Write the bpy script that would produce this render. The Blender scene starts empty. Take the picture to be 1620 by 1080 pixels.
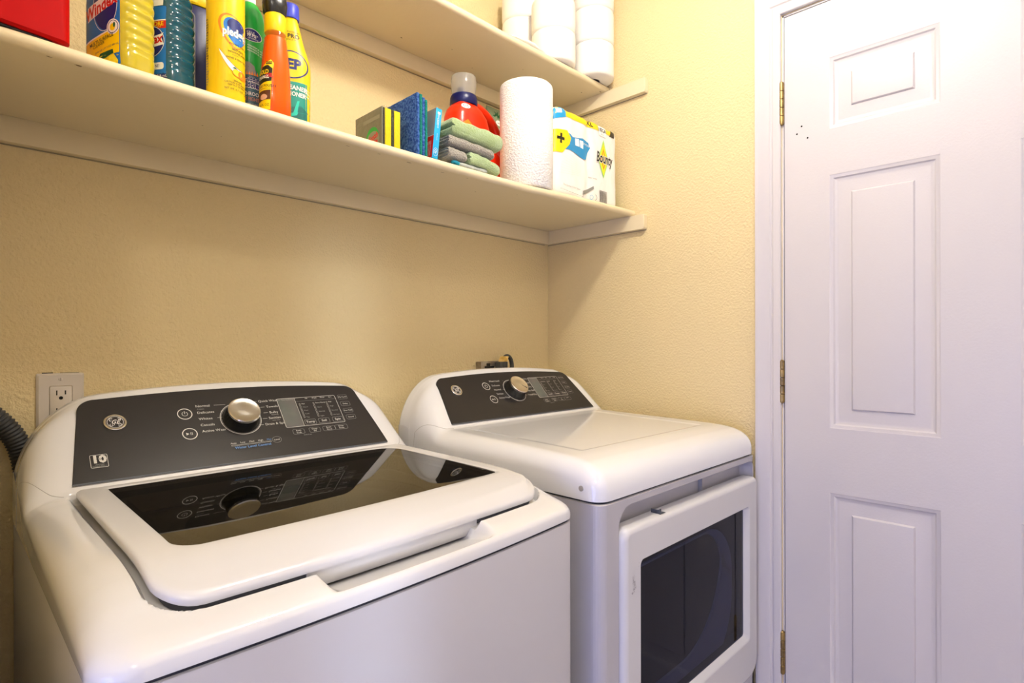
import bpy, bmesh, math, random
from mathutils import Vector, Matrix, noise
from mathutils.bvhtree import BVHTree
random.seed(7)
sc = bpy.context.scene
COL = sc.collection
PI = math.pi
rad = math.radians

# ------------------------------------------------------------ camera
H = 1.195
cam = bpy.data.cameras.new('camera'); camo = bpy.data.objects.new('camera', cam); COL.objects.link(camo)
cam.sensor_width = 36.0; cam.lens = 900.0 / 1620.0 * 36.0
cam.shift_y = 6.5 / 1620.0
cam.clip_start = .02
_y, _r = rad(45.3), rad(.1)
_f = Vector((math.sin(_y), math.cos(_y), 0)); _R = Vector((math.cos(_y), -math.sin(_y), 0)); _U = Vector((0, 0, 1))
_R2 = _R * math.cos(_r) - _U * math.sin(_r); _U2 = _U * math.cos(_r) + _R * math.sin(_r)
M = Matrix((_R2, _U2, -_f)).transposed().to_4x4(); M.translation = (0, 0, H)
camo.matrix_world = M
sc.camera = camo
# ------------------------------------------------------------ colour management
sc.view_settings.view_transform = 'Standard'; sc.view_settings.look = 'None'
sc.view_settings.gamma = 1; sc.view_settings.use_curve_mapping = False
sc.view_settings.exposure = 0.20
# ------------------------------------------------------------ world: cool daylight outside the doorway
w = bpy.data.worlds.new('world'); sc.world = w; w.use_nodes = True
w.node_tree.nodes['Background'].inputs[0].default_value = (.45, .58, 1.0, 1)
w.node_tree.nodes['Background'].inputs[1].default_value = .5
# ------------------------------------------------------------ lamp values
BULB = (0.74, 0.40, 2.33); BULB_R = .06; BULB_E = 27.0; BULB_C = (1.0, .93, .82)
BULB2 = (-.35, -.50, 2.33); BULB2_E = 16.0; BULB2_C = (1.0, .93, .84)
def area(name, loc, target, sx, sy, e, c, spread=180):
    l = bpy.data.lights.new(name, 'AREA'); l.shape = 'RECTANGLE'; l.size = sx; l.size_y = sy
    l.energy = e; l.color = c; l.spread = rad(spread)
    o = bpy.data.objects.new(name, l); COL.objects.link(o); o.location = loc
    o.rotation_euler = (Vector(target) - Vector(loc)).to_track_quat('-Z', 'Y').to_euler()
    return o
area('window_daylight', (-1.56, -.15, .75), (1.5, .1, .60), 1.0, 1.0, 18, (.24, .35, 1.0))
area('cool_front_fill', (-.75, -.72, .80), (.7, .9, .7), .7, 1.2, 2.5, (.42, .50, 1.0))  # added cool fill for the washer front; the wall here has no opening
area('doorway_slit_light', (-.24, -.62, .95), (.14, .14, .95), .05, 1.0, .13, (.72, .80, 1.0), 9)

# ------------------------------------------------------------ materials
def _set(b, k, v):
    if k in b.inputs: b.inputs[k].default_value = v
def lin(c):
    if isinstance(c, str):
        c = [int(c[i:i+2], 16) / 255 for i in (0, 2, 4)]
        c = [x / 12.92 if x <= .04045 else ((x + .055) / 1.055) ** 2.4 for x in c]
    return (*c, 1)
def mat(name, col, rough=.5, metal=0, spec=.5, bump=None, var=None, coat=0, trans=0, ior=1.45, emit=None, sheen=0, alpha=1, sss=0):
    m = bpy.data.materials.new(name); m.use_nodes = True; nt = m.node_tree; b = nt.nodes['Principled BSDF']
    _set(b, 'Base Color', lin(col)); _set(b, 'Roughness', rough); _set(b, 'Metallic', metal); _set(b, 'IOR', ior)
    _set(b, 'Specular IOR Level', spec); _set(b, 'Coat Weight', coat); _set(b, 'Coat Roughness', .05)
    _set(b, 'Transmission Weight', trans); _set(b, 'Sheen Weight', sheen); _set(b, 'Alpha', alpha)
    if sss: _set(b, 'Subsurface Weight', sss); _set(b, 'Subsurface Scale', .01)
    if emit: _set(b, 'Emission Color', lin(emit[0])); _set(b, 'Emission Strength', emit[1])
    tc = nt.nodes.new('ShaderNodeTexCoord')
    if bump:   # (kind, scale, distance)
        kind, s, d = bump
        if kind == 'noise':
            t = nt.nodes.new('ShaderNodeTexNoise'); t.inputs['Scale'].default_value = s; t.inputs['Detail'].default_value = 4; outp = t.outputs['Fac']
        elif kind == 'voro':
            t = nt.nodes.new('ShaderNodeTexVoronoi'); t.inputs['Scale'].default_value = s; outp = t.outputs['Distance']
        else:
            t = nt.nodes.new('ShaderNodeTexWave'); t.inputs['Scale'].default_value = s; t.inputs['Distortion'].default_value = 1; outp = t.outputs['Fac']
        nt.links.new(tc.outputs['Object'], t.inputs['Vector'])
        bp = nt.nodes.new('ShaderNodeBump'); bp.inputs['Distance'].default_value = d; bp.inputs['Strength'].default_value = 1
        nt.links.new(outp, bp.inputs['Height']); nt.links.new(bp.outputs['Normal'], b.inputs['Normal'])
    if var:   # (colour2, scale, lo, hi)
        c2, s, lo, hi = var
        t = nt.nodes.new('ShaderNodeTexNoise'); t.inputs['Scale'].default_value = s; t.inputs['Detail'].default_value = 5
        nt.links.new(tc.outputs['Object'], t.inputs['Vector'])
        r = nt.nodes.new('ShaderNodeValToRGB'); r.color_ramp.elements[0].position = lo; r.color_ramp.elements[1].position = hi
        r.color_ramp.elements[0].color = lin(col); r.color_ramp.elements[1].color = lin(c2)
        nt.links.new(t.outputs['Fac'], r.inputs['Fac']); nt.links.new(r.outputs['Color'], b.inputs['Base Color'])
    return m
def clear_mat(name, tint, gloss_r=.03, ior=1.5, frost=None):
    """thin tinted transparent sheet: Fresnel reflection over tinted see-through"""
    m = bpy.data.materials.new(name); m.use_nodes = True; nt = m.node_tree; nt.nodes.clear()
    o = nt.nodes.new('ShaderNodeOutputMaterial'); t = nt.nodes.new('ShaderNodeBsdfTransparent'); t.inputs[0].default_value = lin(tint)
    g = nt.nodes.new('ShaderNodeBsdfGlossy'); g.inputs['Roughness'].default_value = gloss_r
    fr = nt.nodes.new('ShaderNodeFresnel'); fr.inputs[0].default_value = ior
    mx = nt.nodes.new('ShaderNodeMixShader')
    base = t.outputs[0]
    if frost:
        d = nt.nodes.new('ShaderNodeBsdfTranslucent'); d.inputs[0].default_value = lin(frost[0])
        d2 = nt.nodes.new('ShaderNodeBsdfDiffuse'); d2.inputs[0].default_value = lin(frost[0])
        a = nt.nodes.new('ShaderNodeMixShader'); a.inputs[0].default_value = .5
        nt.links.new(d.outputs[0], a.inputs[1]); nt.links.new(d2.outputs[0], a.inputs[2])
        b = nt.nodes.new('ShaderNodeMixShader'); b.inputs[0].default_value = frost[1]
        nt.links.new(t.outputs[0], b.inputs[1]); nt.links.new(a.outputs[0], b.inputs[2]); base = b.outputs[0]
    ge = nt.nodes.new('ShaderNodeNewGeometry'); ml = nt.nodes.new('ShaderNodeMath'); ml.operation = 'MULTIPLY'; sb = nt.nodes.new('ShaderNodeMath'); sb.operation = 'SUBTRACT'; sb.inputs[0].default_value = 1
    nt.links.new(ge.outputs['Backfacing'], sb.inputs[1]); nt.links.new(sb.outputs[0], ml.inputs[0]); nt.links.new(fr.outputs[0], ml.inputs[1])   # a pane reflects once, at its outer face
    nt.links.new(ml.outputs[0], mx.inputs[0]); nt.links.new(base, mx.inputs[1]); nt.links.new(g.outputs[0], mx.inputs[2])
    nt.links.new(mx.outputs[0], o.inputs[0])
    return m

WALL = mat('wall_paint', (.78, .635, .345), .5, bump=('noise', 170, .0032), spec=.45)
CEIL = mat('ceiling_paint', (.82, .78, .70), .8, bump=('noise', 90, .003))
FLOORM = mat('floor_vinyl', (.50, .45, .39), .45, var=((.58, .52, .46), 6, .35, .65))
WALLW = mat('wall_paint_pale', (.86, .82, .76), .6, bump=('noise', 190, .0016))
SHELFM = mat('shelf_paint', (.78, .67, .44), .42, bump=('noise', 60, .0006))
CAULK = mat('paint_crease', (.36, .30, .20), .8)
DOORM = mat('door_paint', (.615, .585, .595), .38, bump=('noise', 220, .00025))
TRIMM = mat('trim_paint', (.64, .61, .62), .35)
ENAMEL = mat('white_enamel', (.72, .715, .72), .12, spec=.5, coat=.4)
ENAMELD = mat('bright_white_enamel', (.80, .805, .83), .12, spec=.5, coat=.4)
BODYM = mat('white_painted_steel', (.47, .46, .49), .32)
PLASTW = mat('white_plastic', (.66, .655, .665), .2)
GAP = mat('dark_gap', (.03, .03, .035), .8)
GASKETL = mat('joint_line', (.38, .37, .36), .6)
SHADETRIM = mat('gap_shade_trim_grey', (.07, .075, .09), .6)  # dark grey for trim and latch, also painted shade under the washer lid
PANELM = mat('slate_panel', (.026, .023, .022), .30, spec=.28)
CHROME = mat('chrome', (.93, .92, .90), .16, metal=1)
SATIN = mat('satin_knob_face', (.72, .68, .62), .22, metal=1)
BLACKP = mat('black_plastic', (.012, .012, .012), .25)
PRINT = mat('panel_print', (.62, .60, .56), .5)
PRINTD = mat('panel_print_faint', (.30, .29, .28), .5)
PRINTB = mat('panel_print_blue', (.10, .26, .60), .5)
LCD = mat('display_film', (.15, .12, .125), .25, var=((.11, .12, .11), 9, .35, .65))
LIDGLASS = clear_mat('smoked_lid_glass', (.34, .33, .28), .015, 1.62)
OVENGLASS = clear_mat('smoked_door_glass', (.36, .38, .50), .03, 1.33)
TUBM = mat('tub_steel', (.34, .32, .27), .45)
TUBD = mat('tub_dark', (.07, .07, .065), .6)
MONO = mat('badge_print', (.75, .72, .68), .3)
BRASS = mat('aged_brass', (.42, .30, .12), .35, metal=1, var=((.20, .14, .07), 60, .4, .7))
HOLE = mat('black_hole', (.004, .004, .004), .9)
PLATE = mat('outlet_plastic', (.66, .60, .52), .4)
HOSE = mat('dark_grey_hose', (.035, .036, .038), .5)
GALV = mat('galvanised_box', (.42, .38, .31), .4, metal=.8, var=((.25, .2, .15), 40, .4, .7))
CORD = mat('dark_cord', (.05, .05, .045), .5)
TAG = mat('yellow_tag', (.55, .33, .06), .5, var=((.75, .52, .18), 80, .4, .6))
def P(name, c, r=.35, **k): return mat(name, c, r, **k)
RED = P('red_plastic', 'B00000', .5, spec=.12)
YEL = P('yellow_print', 'F4CC08', .35)
NAVY = P('navy_print', '10206E', .4)
BLU = P('blue_print', '0E6FC0', .4)
CYAN = P('cyan_print', '12A6DC', .4)
DBLU = P('deep_blue_plastic', '030E50', .3)
GRN = P('green_print', '1AA53C', .35)
DGRN = P('dark_green_print', '0C5A34', .4)
TEAL = P('teal_print', '0E8F80', .4)
SLATE = P('slate_print', '3E6474', .4)
WHT = P('white_print', 'F6F4F0', .45)
BLK = P('black_print', '0B0B0A', .4)
REDP = P('red_print', 'CF1A14', .4)
ORG = P('orange_print', 'F0830E', .4)
GREYP = P('grey_print', '8C8C86', .5)
LIDY = P('yellow_cap', 'F8D20A', .35)
ORED = P('orange_red_plastic', 'EC2E08', .28, coat=.3)
PERI = P('periwinkle_cap', '3A46C4', .35)
LIQ_Y = mat('yellow_liquid_bottle', 'D8C428', .08, trans=.25, ior=1.4, coat=.5)
LIQ_B = mat('teal_liquid_bottle', '025468', .08, trans=.25, ior=1.4, coat=.5)
LIQ_O = mat('orange_liquid', 'FF6408', .25, spec=.2, sss=.0)
CLEARP = clear_mat('clear_plastic', (.93, .93, .90), .05, 1.30)
FROST = clear_mat('frosted_plastic', (.9, .9, .88), .15, 1.4, ((.8, .8, .78), .35))
PAPER = mat('paper_towel', (.86, .84, .82), .9, bump=('voro', 210, .0016))
TISSUE = mat('toilet_tissue', (.88, .85, .80), .95, bump=('noise', 300, .0005))
WRAP = mat('white_film', (.88, .86, .83), .25, bump=('noise', 14, .006))
KRAFT = mat('cardboard', (.35, .25, .16), .9)
PADB = mat('blue_scouring_pad', '0E3F8A', .95, bump=('noise', 260, .004), var=((.06, .16, .45), 200, .4, .6))
PADG = mat('green_scouring_pad', '047A6A', .95, bump=('noise', 260, .004))
SPGY = mat('yellow_sponge', 'F0D818', .9, bump=('noise', 120, .003))
SPGG = mat('dark_scour_layer', '46463A', .95, bump=('noise', 200, .003))
OLIVE = mat('grey_olive_film', '787866', .3, bump=('noise', 25, .004))
CLG = mat('sage_cloth', '9FB57C', .95, bump=('noise', 350, .003), sheen=.4, var=((.40, .52, .28), 30, .4, .7))
CLGR = mat('grey_cloth', '9A958A', .95, bump=('voro', 350, .002), sheen=.3)
CLW = mat('pale_grey_cloth', 'AEB4AE', .95, bump=('noise', 300, .002))
CLB = mat('blue_cloth', '108098', .9, bump=('noise', 300, .002))
GREYB = mat('grey_blue_box', '8E9296', .35)
SCUFF = mat('scuff_grey', (.32, .31, .32), .6, var=((.6, .59, .6), 300, .45, .55))
BULBM = mat('lit_bulb', (1, 1, 1), .5, emit=(BULB_C, BULB_E / (4 * PI * PI * BULB_R ** 2)))
BULBM2 = mat('lit_hall_bulb', (1, 1, 1), .5, emit=(BULB2_C, BULB2_E / (4 * PI * PI * BULB_R ** 2)))
PORC = mat('white_porcelain', (.85, .84, .82), .3)

# ------------------------------------------------------------ mesh builder
class MB:
    def __init__(s): s.v = []; s.f = []; s.m = []
    def add(s, vs, fs, m=0):
        b = len(s.v); s.v += [tuple(v) for v in vs]
        for f in fs: s.f.append([b + i for i in f]); s.m.append(m)
        return s
    def box(s, x0, x1, y0, y1, z0, z1, m=0):
        v = [(x, y, z) for z in (z0, z1) for x, y in ((x0, y0), (x1, y0), (x1, y1), (x0, y1))]
        return s.add(v, [(3, 2, 1, 0), (4, 5, 6, 7), (0, 1, 5, 4), (1, 2, 6, 5), (2, 3, 7, 6), (3, 0, 4, 7)], m)
    def rings(s, rs, m=0, cap0=False, cap1=False, closed=True):
        n = len(rs[0]); b = len(s.v)
        for r in rs: s.v += [tuple(p) for p in r]
        for k in range(len(rs) - 1):
            for i in range(n if closed else n - 1):
                j = (i + 1) % n
                s.f.append([b + k * n + i, b + k * n + j, b + (k + 1) * n + j, b + (k + 1) * n + i]); s.m.append(m if isinstance(m, int) else m[k])
        if cap0: s.f.append([b + i for i in range(n)][::-1]); s.m.append(m if isinstance(m, int) else m[0])
        if cap1: s.f.append([b + (len(rs) - 1) * n + i for i in range(n)]); s.m.append(m if isinstance(m, int) else m[-1])
        return s
    def rbox(s, x0, x1, y0, y1, z0, z1, r=.002, m=0, rc=None, f=None):
        rc = rc or r; rs = []
        for d, z in ((r, z0), (r * .3, z0 + r * .3), (0, z0 + r), (0, z1 - r), (r * .3, z1 - r * .3), (r, z1)):
            rs.append([(x, y, z) for x, y in rrect(x0 + d, x1 - d, y0 + d, y1 - d, max(rc - d, r * .2), 4)])
        if f: rs = [[f(*p) for p in q] for q in rs]
        return s.rings(rs, m, True, True)
    def lathe(s, cx, cy, prof, m=0, n=40, cap0=True, cap1=True):
        rs = [[(cx + r * math.cos(2 * PI * i / n), cy + r * math.sin(2 * PI * i / n), z) for i in range(n)] for r, z in prof]
        return s.rings(rs, m, cap0, cap1)
    def tube(s, path, r, m=0, n=16, caps=True, flat=1.0):
        path = [Vector(p) for p in path]; rs = []; up = Vector((0, 0, 1)); prev = None
        for i, p in enumerate(path):
            t = (path[min(i + 1, len(path) - 1)] - path[max(i - 1, 0)]).normalized()
            if prev is None:
                a = t.cross(up);  a = a.normalized() if a.length > .05 else t.cross(Vector((0, 1, 0))).normalized()
            else: a = (prev - t * prev.dot(t)).normalized()
            prev = a; b = t.cross(a); rr = r[i] if isinstance(r, (list, tuple)) else r
            rs.append([p + a * rr * math.cos(2 * PI * k / n) * flat + b * rr * math.sin(2 * PI * k / n) for k in range(n)])
        return s.rings(rs, m, caps, caps)
    def xf(s, fn): s.v = [tuple(fn(Vector(v))) for v in s.v]; return s
    def bvh(s): return BVHTree.FromPolygons([Vector(v) for v in s.v], s.f)
    def obj(s, name, mats, parent=None, smooth=38, fixn=True):
        off = parent_loc(parent) if parent else Vector((0, 0, 0))
        me = bpy.data.meshes.new(name); me.from_pydata([tuple(Vector(v) - off) for v in s.v], [], s.f)
        for mm in (mats if isinstance(mats, (list, tuple)) else [mats]): me.materials.append(mm)
        me.polygons.foreach_set('material_index', s.m)
        me.polygons.foreach_set('use_smooth', [True] * len(s.f))
        me.update()
        if fixn:
            bm = bmesh.new(); bm.from_mesh(me); bmesh.ops.recalc_face_normals(bm, faces=bm.faces[:]); bm.to_mesh(me); bm.free()
        if smooth: me.set_sharp_from_angle(angle=rad(smooth))
        o = bpy.data.objects.new(name, me); COL.objects.link(o)
        if parent: o.parent = parent
        return o
def parent_loc(p):
    v = Vector((0, 0, 0))
    while p: v += Vector(p.location); p = p.parent
    return v
def thing(name, label, cat, loc, group=None):
    o = bpy.data.objects.new(name, None); COL.objects.link(o); o.location = loc; o.empty_display_size = .05
    o['label'] = label; o['category'] = cat
    if group: o['group'] = group
    return o
def tag(o, label, cat, group=None):
    o['label'] = label; o['category'] = cat
    if group: o['group'] = group
    return o
def struct(o, label=None):
    o['kind'] = 'structure'
    if label: o['label'] = label
    return o
def rrect(x0, x1, y0, y1, r, nc=6, ns=1):
    rr = r if isinstance(r, (list, tuple)) else [r] * 4     # corners: (x1,y1) (x0,y1) (x0,y0) (x1,y0)
    c = [(x1, y1, 0, rr[0], -1, -1), (x0, y1, 90, rr[1], 1, -1), (x0, y0, 180, rr[2], 1, 1), (x1, y0, 270, rr[3], -1, 1)]
    pts = []
    for x, y, a, q, sx, sy in c:
        cx, cy = x + sx * q, y + sy * q
        for k in range(nc + 1):
            t = rad(a + 90 * k / nc); pts.append((cx + q * math.cos(t), cy + q * math.sin(t)))
    if ns > 1:
        out = []; n = len(pts)
        for i, p in enumerate(pts):
            out.append(p); q = pts[(i + 1) % n]
            if (i % (nc + 1)) == nc:
                for k in range(1, ns): out.append((p[0] + (q[0] - p[0]) * k / ns, p[1] + (q[1] - p[1]) * k / ns))
        pts = out
    return pts
def interp(x, tab):
    if x <= tab[0][0]: return tab[0][1]
    for (a, p), (b, q) in zip(tab, tab[1:]):
        if x <= b: t = (x - a) / (b - a); return p + (q - p) * t
    return tab[-1][1]
def sm(t): t = max(0, min(1, t)); return t * t * (3 - 2 * t)

# ------------------------------------------------------------ flat shapes for printing, projected on a surface
_tc = {}
def text2(s, size, bold=0, ital=0, sx=1.0, al='CENTER', res=2, rot=0):
    k = (s, bold, ital, al, res)
    if k not in _tc:
        c = bpy.data.curves.new('t', 'FONT'); c.body = s; c.size = 1; c.shear = ital; c.offset = bold; c.resolution_u = res
        c.align_x = al; c.align_y = 'CENTER'
        o = bpy.data.objects.new('t', c); me = bpy.data.meshes.new_from_object(o)
        _tc[k] = ([(v.co.x, v.co.y) for v in me.vertices], [list(p.vertices) for p in me.polygons])
        bpy.data.objects.remove(o); bpy.data.curves.remove(c); bpy.data.meshes.remove(me)
    v, f = _tc[k]; ca, sa = math.cos(rot), math.sin(rot)
    q = [(x * size * sx, y * size) for x, y in v]
    return [(x * ca - y * sa, x * sa + y * ca) for x, y in q], f
def poly2(p): return list(p), [list(range(len(p)))]
def rect2(x0, x1, y0, y1): return poly2([(x0, y0), (x1, y0), (x1, y1), (x0, y1)])
def rr2(x0, x1, y0, y1, r): return poly2(rrect(x0, x1, y0, y1, r, 5))
def ell2(cx, cy, a, b, n=32, rot=0):
    return poly2([(cx + a * math.cos(t) * math.cos(rot) - b * math.sin(t) * math.sin(rot), cy + a * math.cos(t) * math.sin(rot) + b * math.sin(t) * math.cos(rot)) for t in [2 * PI * i / n for i in range(n)]])
def band2(outer, inner):
    n = len(outer); return list(outer) + list(inner), [[i, (i + 1) % n, n + (i + 1) % n, n + i] for i in range(n)]
def ring2(cx, cy, r, w, n=40, ry=None):
    ry = ry or r
    return band2([(cx + r * math.cos(2 * PI * i / n), cy + ry * math.sin(2 * PI * i / n)) for i in range(n)], [(cx + (r - w) * math.cos(2 * PI * i / n), cy + (ry - w) * math.sin(2 * PI * i / n)) for i in range(n)])
def frame2(x0, x1, y0, y1, r, w): return band2(rrect(x0, x1, y0, y1, r, 4), rrect(x0 + w, x1 - w, y0 + w, y1 - w, max(r - w, .0001), 4))
def arc2(cx, cy, r, w, a0, a1, n=14):
    o = [(cx + r * math.cos(rad(a0 + (a1 - a0) * i / n)), cy + r * math.sin(rad(a0 + (a1 - a0) * i / n))) for i in range(n + 1)]
    i_ = [(cx + (r - w) * math.cos(rad(a0 + (a1 - a0) * i / n)), cy + (r - w) * math.sin(rad(a0 + (a1 - a0) * i / n))) for i in range(n + 1)]
    return o + i_, [[i, i + 1, n + 2 + i, n + 1 + i] for i in range(n)]
def line2(x0, y0, x1, y1, w):
    d = Vector((x1 - x0, y1 - y0)).normalized() * w / 2; px, py = -d.y, d.x
    return poly2([(x0 - px, y0 - py), (x1 - px, y1 - py), (x1 + px, y1 + py), (x0 + px, y0 + py)])
def mv(sh, dx, dy): return [(x + dx, y + dy) for x, y in sh[0]], sh[1]
class Print:
    """printing on a surface: O origin, U/V in-plane axes, projected along -N on a bvh (or kept flat)"""
    def __init__(s, O, U, V, bvh=None, step=.004, lift=.00025, base=.0002):
        s.O, s.U, s.V = Vector(O), Vector(U).normalized(), Vector(V).normalized(); s.N = s.U.cross(s.V).normalized()
        s.bvh, s.step, s.lift, s.base = bvh, step, lift, base; s.mats = []; s.mb = MB(); s.layer = 0
    def put(s, sh, m, layer=None):
        if m not in s.mats: s.mats.append(m)
        mi = s.mats.index(m); vs, fs = sh; L = s.base + s.lift * (s.layer if layer is None else layer)
        if layer is None: s.layer += .2
        if s.bvh is None:
            s.mb.add([s.O + s.U * x + s.V * y + s.N * L for x, y in vs], fs, mi); return s
        bm = bmesh.new(); bv = [bm.verts.new((x, y, 0)) for x, y in vs]
        for f in fs:
            try: bm.faces.new([bv[i] for i in f])
            except ValueError: pass
        xs = [x for x, y in vs]; ys = [y for x, y in vs]
        for ax, lo, hi in ((0, min(xs), max(xs)), (1, min(ys), max(ys))):
            k = math.floor(lo / s.step) + 1
            while k * s.step < hi:
                co = [0, 0, 0]; no = [0, 0, 0]; co[ax] = k * s.step; no[ax] = 1
                bmesh.ops.bisect_plane(bm, geom=bm.verts[:] + bm.edges[:] + bm.faces[:], dist=1e-6, plane_co=co, plane_no=no); k += 1
        bm.verts.ensure_lookup_table(); bm.verts.index_update(); out = []; ok = []
        for v in bm.verts:
            P0 = s.O + s.U * v.co.x + s.V * v.co.y
            h = s.bvh.ray_cast(P0 + s.N * .15, -s.N, .4)
            if h[0] is None: out.append(P0); ok.append(False)
            else:
                nn = h[1] if h[1].dot(s.N) > 0 else -h[1]
                out.append(h[0] + s.N * L * .5 + nn * L * .5); ok.append(True)
        s.mb.add(out, [[v.index for v in f.verts] for f in bm.faces if all(ok[v.index] for v in f.verts)], mi)
        bm.free(); return s
    def text(s, t, x, y, size, m, bold=0, ital=0, sx=1.0, al='CENTER', rot=0, layer=None):
        return s.put(mv(text2(t, size, bold, ital, sx, al, 2, rot), x, y), m, layer)
    def obj(s, name, parent): return s.mb.obj(name, s.mats, parent, smooth=0, fixn=False)

# ============================================================ ROOM
XR, YB, XL, YF, ZC = 1.535, 1.3375, .018, -.75, 2.44
XW = -1.62      # far left wall, beyond the alcove's stub wall
DY0, DY1, DZ = -.249, .5305, 2.036      # door slab
def slab(name, x0, x1, y0, y1, z0, z1, m): return struct(MB().box(x0, x1, y0, y1, z0, z1).obj(name, m))
slab('floor', XW - .1, XR + .14, YF - .1, YB + .1, -.05, 0, FLOORM)
slab('ceiling', XW - .1, XR + .14, YF - .1, YB + .1, ZC, ZC + .05, CEIL)
slab('wall_back', XW - .1, XR + .14, YB, YB + .1, 0, ZC, WALL)
slab('wall_left', XL - .115, XL, .585, YB, 0, ZC, WALL)
slab('wall_left_far', XW - .1, XW, YF - .1, YB, 0, ZC, WALLW)
wr = MB(); wr.box(XR, XR + .12, DY1 + .006, YB, 0, ZC); wr.box(XR, XR + .12, YF - .1, DY0 - .006, 0, ZC); wr.box(XR, XR + .12, DY0 - .006, DY1 + .006, DZ + .008, ZC)
wr.box(XR + .05, XR + .12, DY0 - .006, DY1 + .006, 0, DZ + .008)
struct(wr.obj('wall_right', WALL))
wf = MB(); wf.box(XW, XR, YF - .1, YF, 0, ZC)
struct(wf.obj('wall_front', WALLW))

def part_line(cm, y0, y1, parent, x_sign=(0, -1)):
    for side in x_sign:
        pts = []
        for k in range(0, 15):
            y = y1 + (y0 - y1) * math.sin(PI / 2 * k / 14); i = min(range(len(cm.ys)), key=lambda q: abs(cm.ys[q] - y)); i2 = min(len(cm.ys) - 2, max(0, i - (cm.ys[i] > y)))
            t = (y - cm.ys[i2]) / (cm.ys[i2 + 1] - cm.ys[i2]); idx = k if side == 0 else len(cm.rows[0]) - 1 - k
            pts.append(Vector(cm.rows[i2][idx]).lerp(Vector(cm.rows[i2 + 1][idx]), t))
        mm = MB(); mm.tube(pts, .00045, n=6); mm.obj('part_line', GASKETL, parent)
# ---- door: six raised panels
d = MB()
cols = [(.2073, .4267), (-.1443, .0770)]
rows = [(1.7225, 1.8975), (.992, 1.6105), (.235, .8345)]
ys = sorted({DY0, DY1, *[v for c in cols for v in c]}); zs = sorted({.010, DZ, *[v for r in rows for v in r]})
for ya, yb in zip(ys, ys[1:]):
    for za, zb in zip(zs, zs[1:]):
        if any(abs(ya - c[0]) < 1e-6 for c in cols) and any(abs(za - r[0]) < 1e-6 for r in rows): continue
        d.add([(XR, ya, za), (XR, ya, zb), (XR, yb, zb), (XR, yb, za)], [(0, 1, 2, 3)])
for c in cols:
    for r in rows:
        rs = []
        for ins, dep in ((0, 0), (.003, .0015), (.008, .0030), (.011, .0062), (.017, .0082), (.020, .0082), (.0465, .0052), (.0475, .0032), (.0500, .0012), (.0515, .0010)):
            a, b, e, f = c[0] + ins, c[1] - ins, r[0] + ins, r[1] - ins
            rs.append([(XR + dep, a, e), (XR + dep, a, f), (XR + dep, b, f), (XR + dep, b, e)])
        d.rings(rs, 0, False, True)
for a, b in (((DY0, .010), (DY1, .010)), ((DY1, .010), (DY1, DZ)), ((DY1, DZ), (DY0, DZ)), ((DY0, DZ), (DY0, .010))):
    d.add([(XR, a[0], a[1]), (XR + .035, a[0], a[1]), (XR + .035, b[0], b[1]), (XR, b[0], b[1])], [(0, 1, 2, 3)])
d.add([(XR + .035, DY0, .01), (XR + .035, DY1, .01), (XR + .035, DY1, DZ), (XR + .035, DY0, DZ)], [(0, 1, 2, 3)])
door = struct(d.obj('door_1', DOORM, smooth=25), 'white six-panel door with aged brass hinges in the right wall')
for zc in (1.816, 1.1015, .404):
    hg = MB(); hy = .5365; hx = XR - .0045; n = 5; L = .106
    for k in range(n):
        z0 = zc - L / 2 + k * L / n
        hg.lathe(hx, hy, [(.0052, z0 + .0004), (.0062, z0 + .0012), (.0062, z0 + L / n - .0012), (.0052, z0 + L / n - .0004)], n=20)
    hg.lathe(hx, hy, [(.003, zc - L / 2 - .003), (.0052, zc - L / 2 - .001), (.0052, zc - L / 2 + .001)], n=16)
    hg.lathe(hx, hy, [(.0052, zc + L / 2 - .001), (.0052, zc + L / 2 + .001), (.003, zc + L / 2 + .003)], n=16)
    hg.box(XR - .001, XR + .002, .5315, .541, zc - L / 2, zc + L / 2)
    hg.obj('hinge', BRASS, door)
hl = MB()
for y, z in ((.4895, 1.7465), (.5006, 1.7295), (.4755, 1.7140)): hl.lathe(0, 0, [(.0022, 0), (.0022, .0008)], n=12)
hl = MB()
for y, z in ((.4895, 1.7465), (.5006, 1.7295), (.4755, 1.7140)):
    n = 12; hl.add([(XR - .0004, y + .0022 * math.cos(2 * PI * i / n), z + .0022 * math.sin(2 * PI * i / n)) for i in range(n)], [list(range(n))])
ho = hl.obj('screw_hole', HOLE, door); ho['label'] = 'three small black screw holes'
kb = MB()
kb.lathe(0, 0, [(.032, 0), (.032, .004), (.014, .010), (.012, .03), (.024, .040), (.028, .052), (.024, .064), (.008, .068)], n=28)
kb.xf(lambda v: Vector((XR - v.z, DY0 + .062 + v.x, .93 + v.y))); kb.obj('door_knob', BRASS, door)
# jamb + casing
jb = MB(); jb.box(XR + .0015, XR + .05, DY1 + .0022, DY1 + .0085, 0, DZ + .010); jb.box(XR + .0015, XR + .05, DY0 - .0085, DY0 - .0022, 0, DZ + .010)
jb.box(XR + .0015, XR + .05, DY0 - .0085, DY1 + .0085, DZ + .0035, DZ + .010); struct(jb.obj('trim_2', TRIMM))
prof = [(0, 0), (0, .0085), (.002, .0105), (.010, .0115), (.018, .0105), (.021, .0080), (.024, .0078), (.027, .0112), (.034, .0128), (.044, .0132), (.052, .0165), (.058, .0172), (.062, .0165), (.063, .014), (.063, 0)]
ca = MB(); yi0, yi1, zi = DY0 - .0075, DY1 + .0075, DZ + .0095
rs = []
for base, dv in (((yi1, 0), (1, 0)), ((yi1, zi), (1, 1)), ((yi0, zi), (-1, 1)), ((yi0, 0), (-1, 0))):
    rs.append([(XR - t, base[0] + dv[0] * q, base[1] + dv[1] * q) for q, t in prof])
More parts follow.
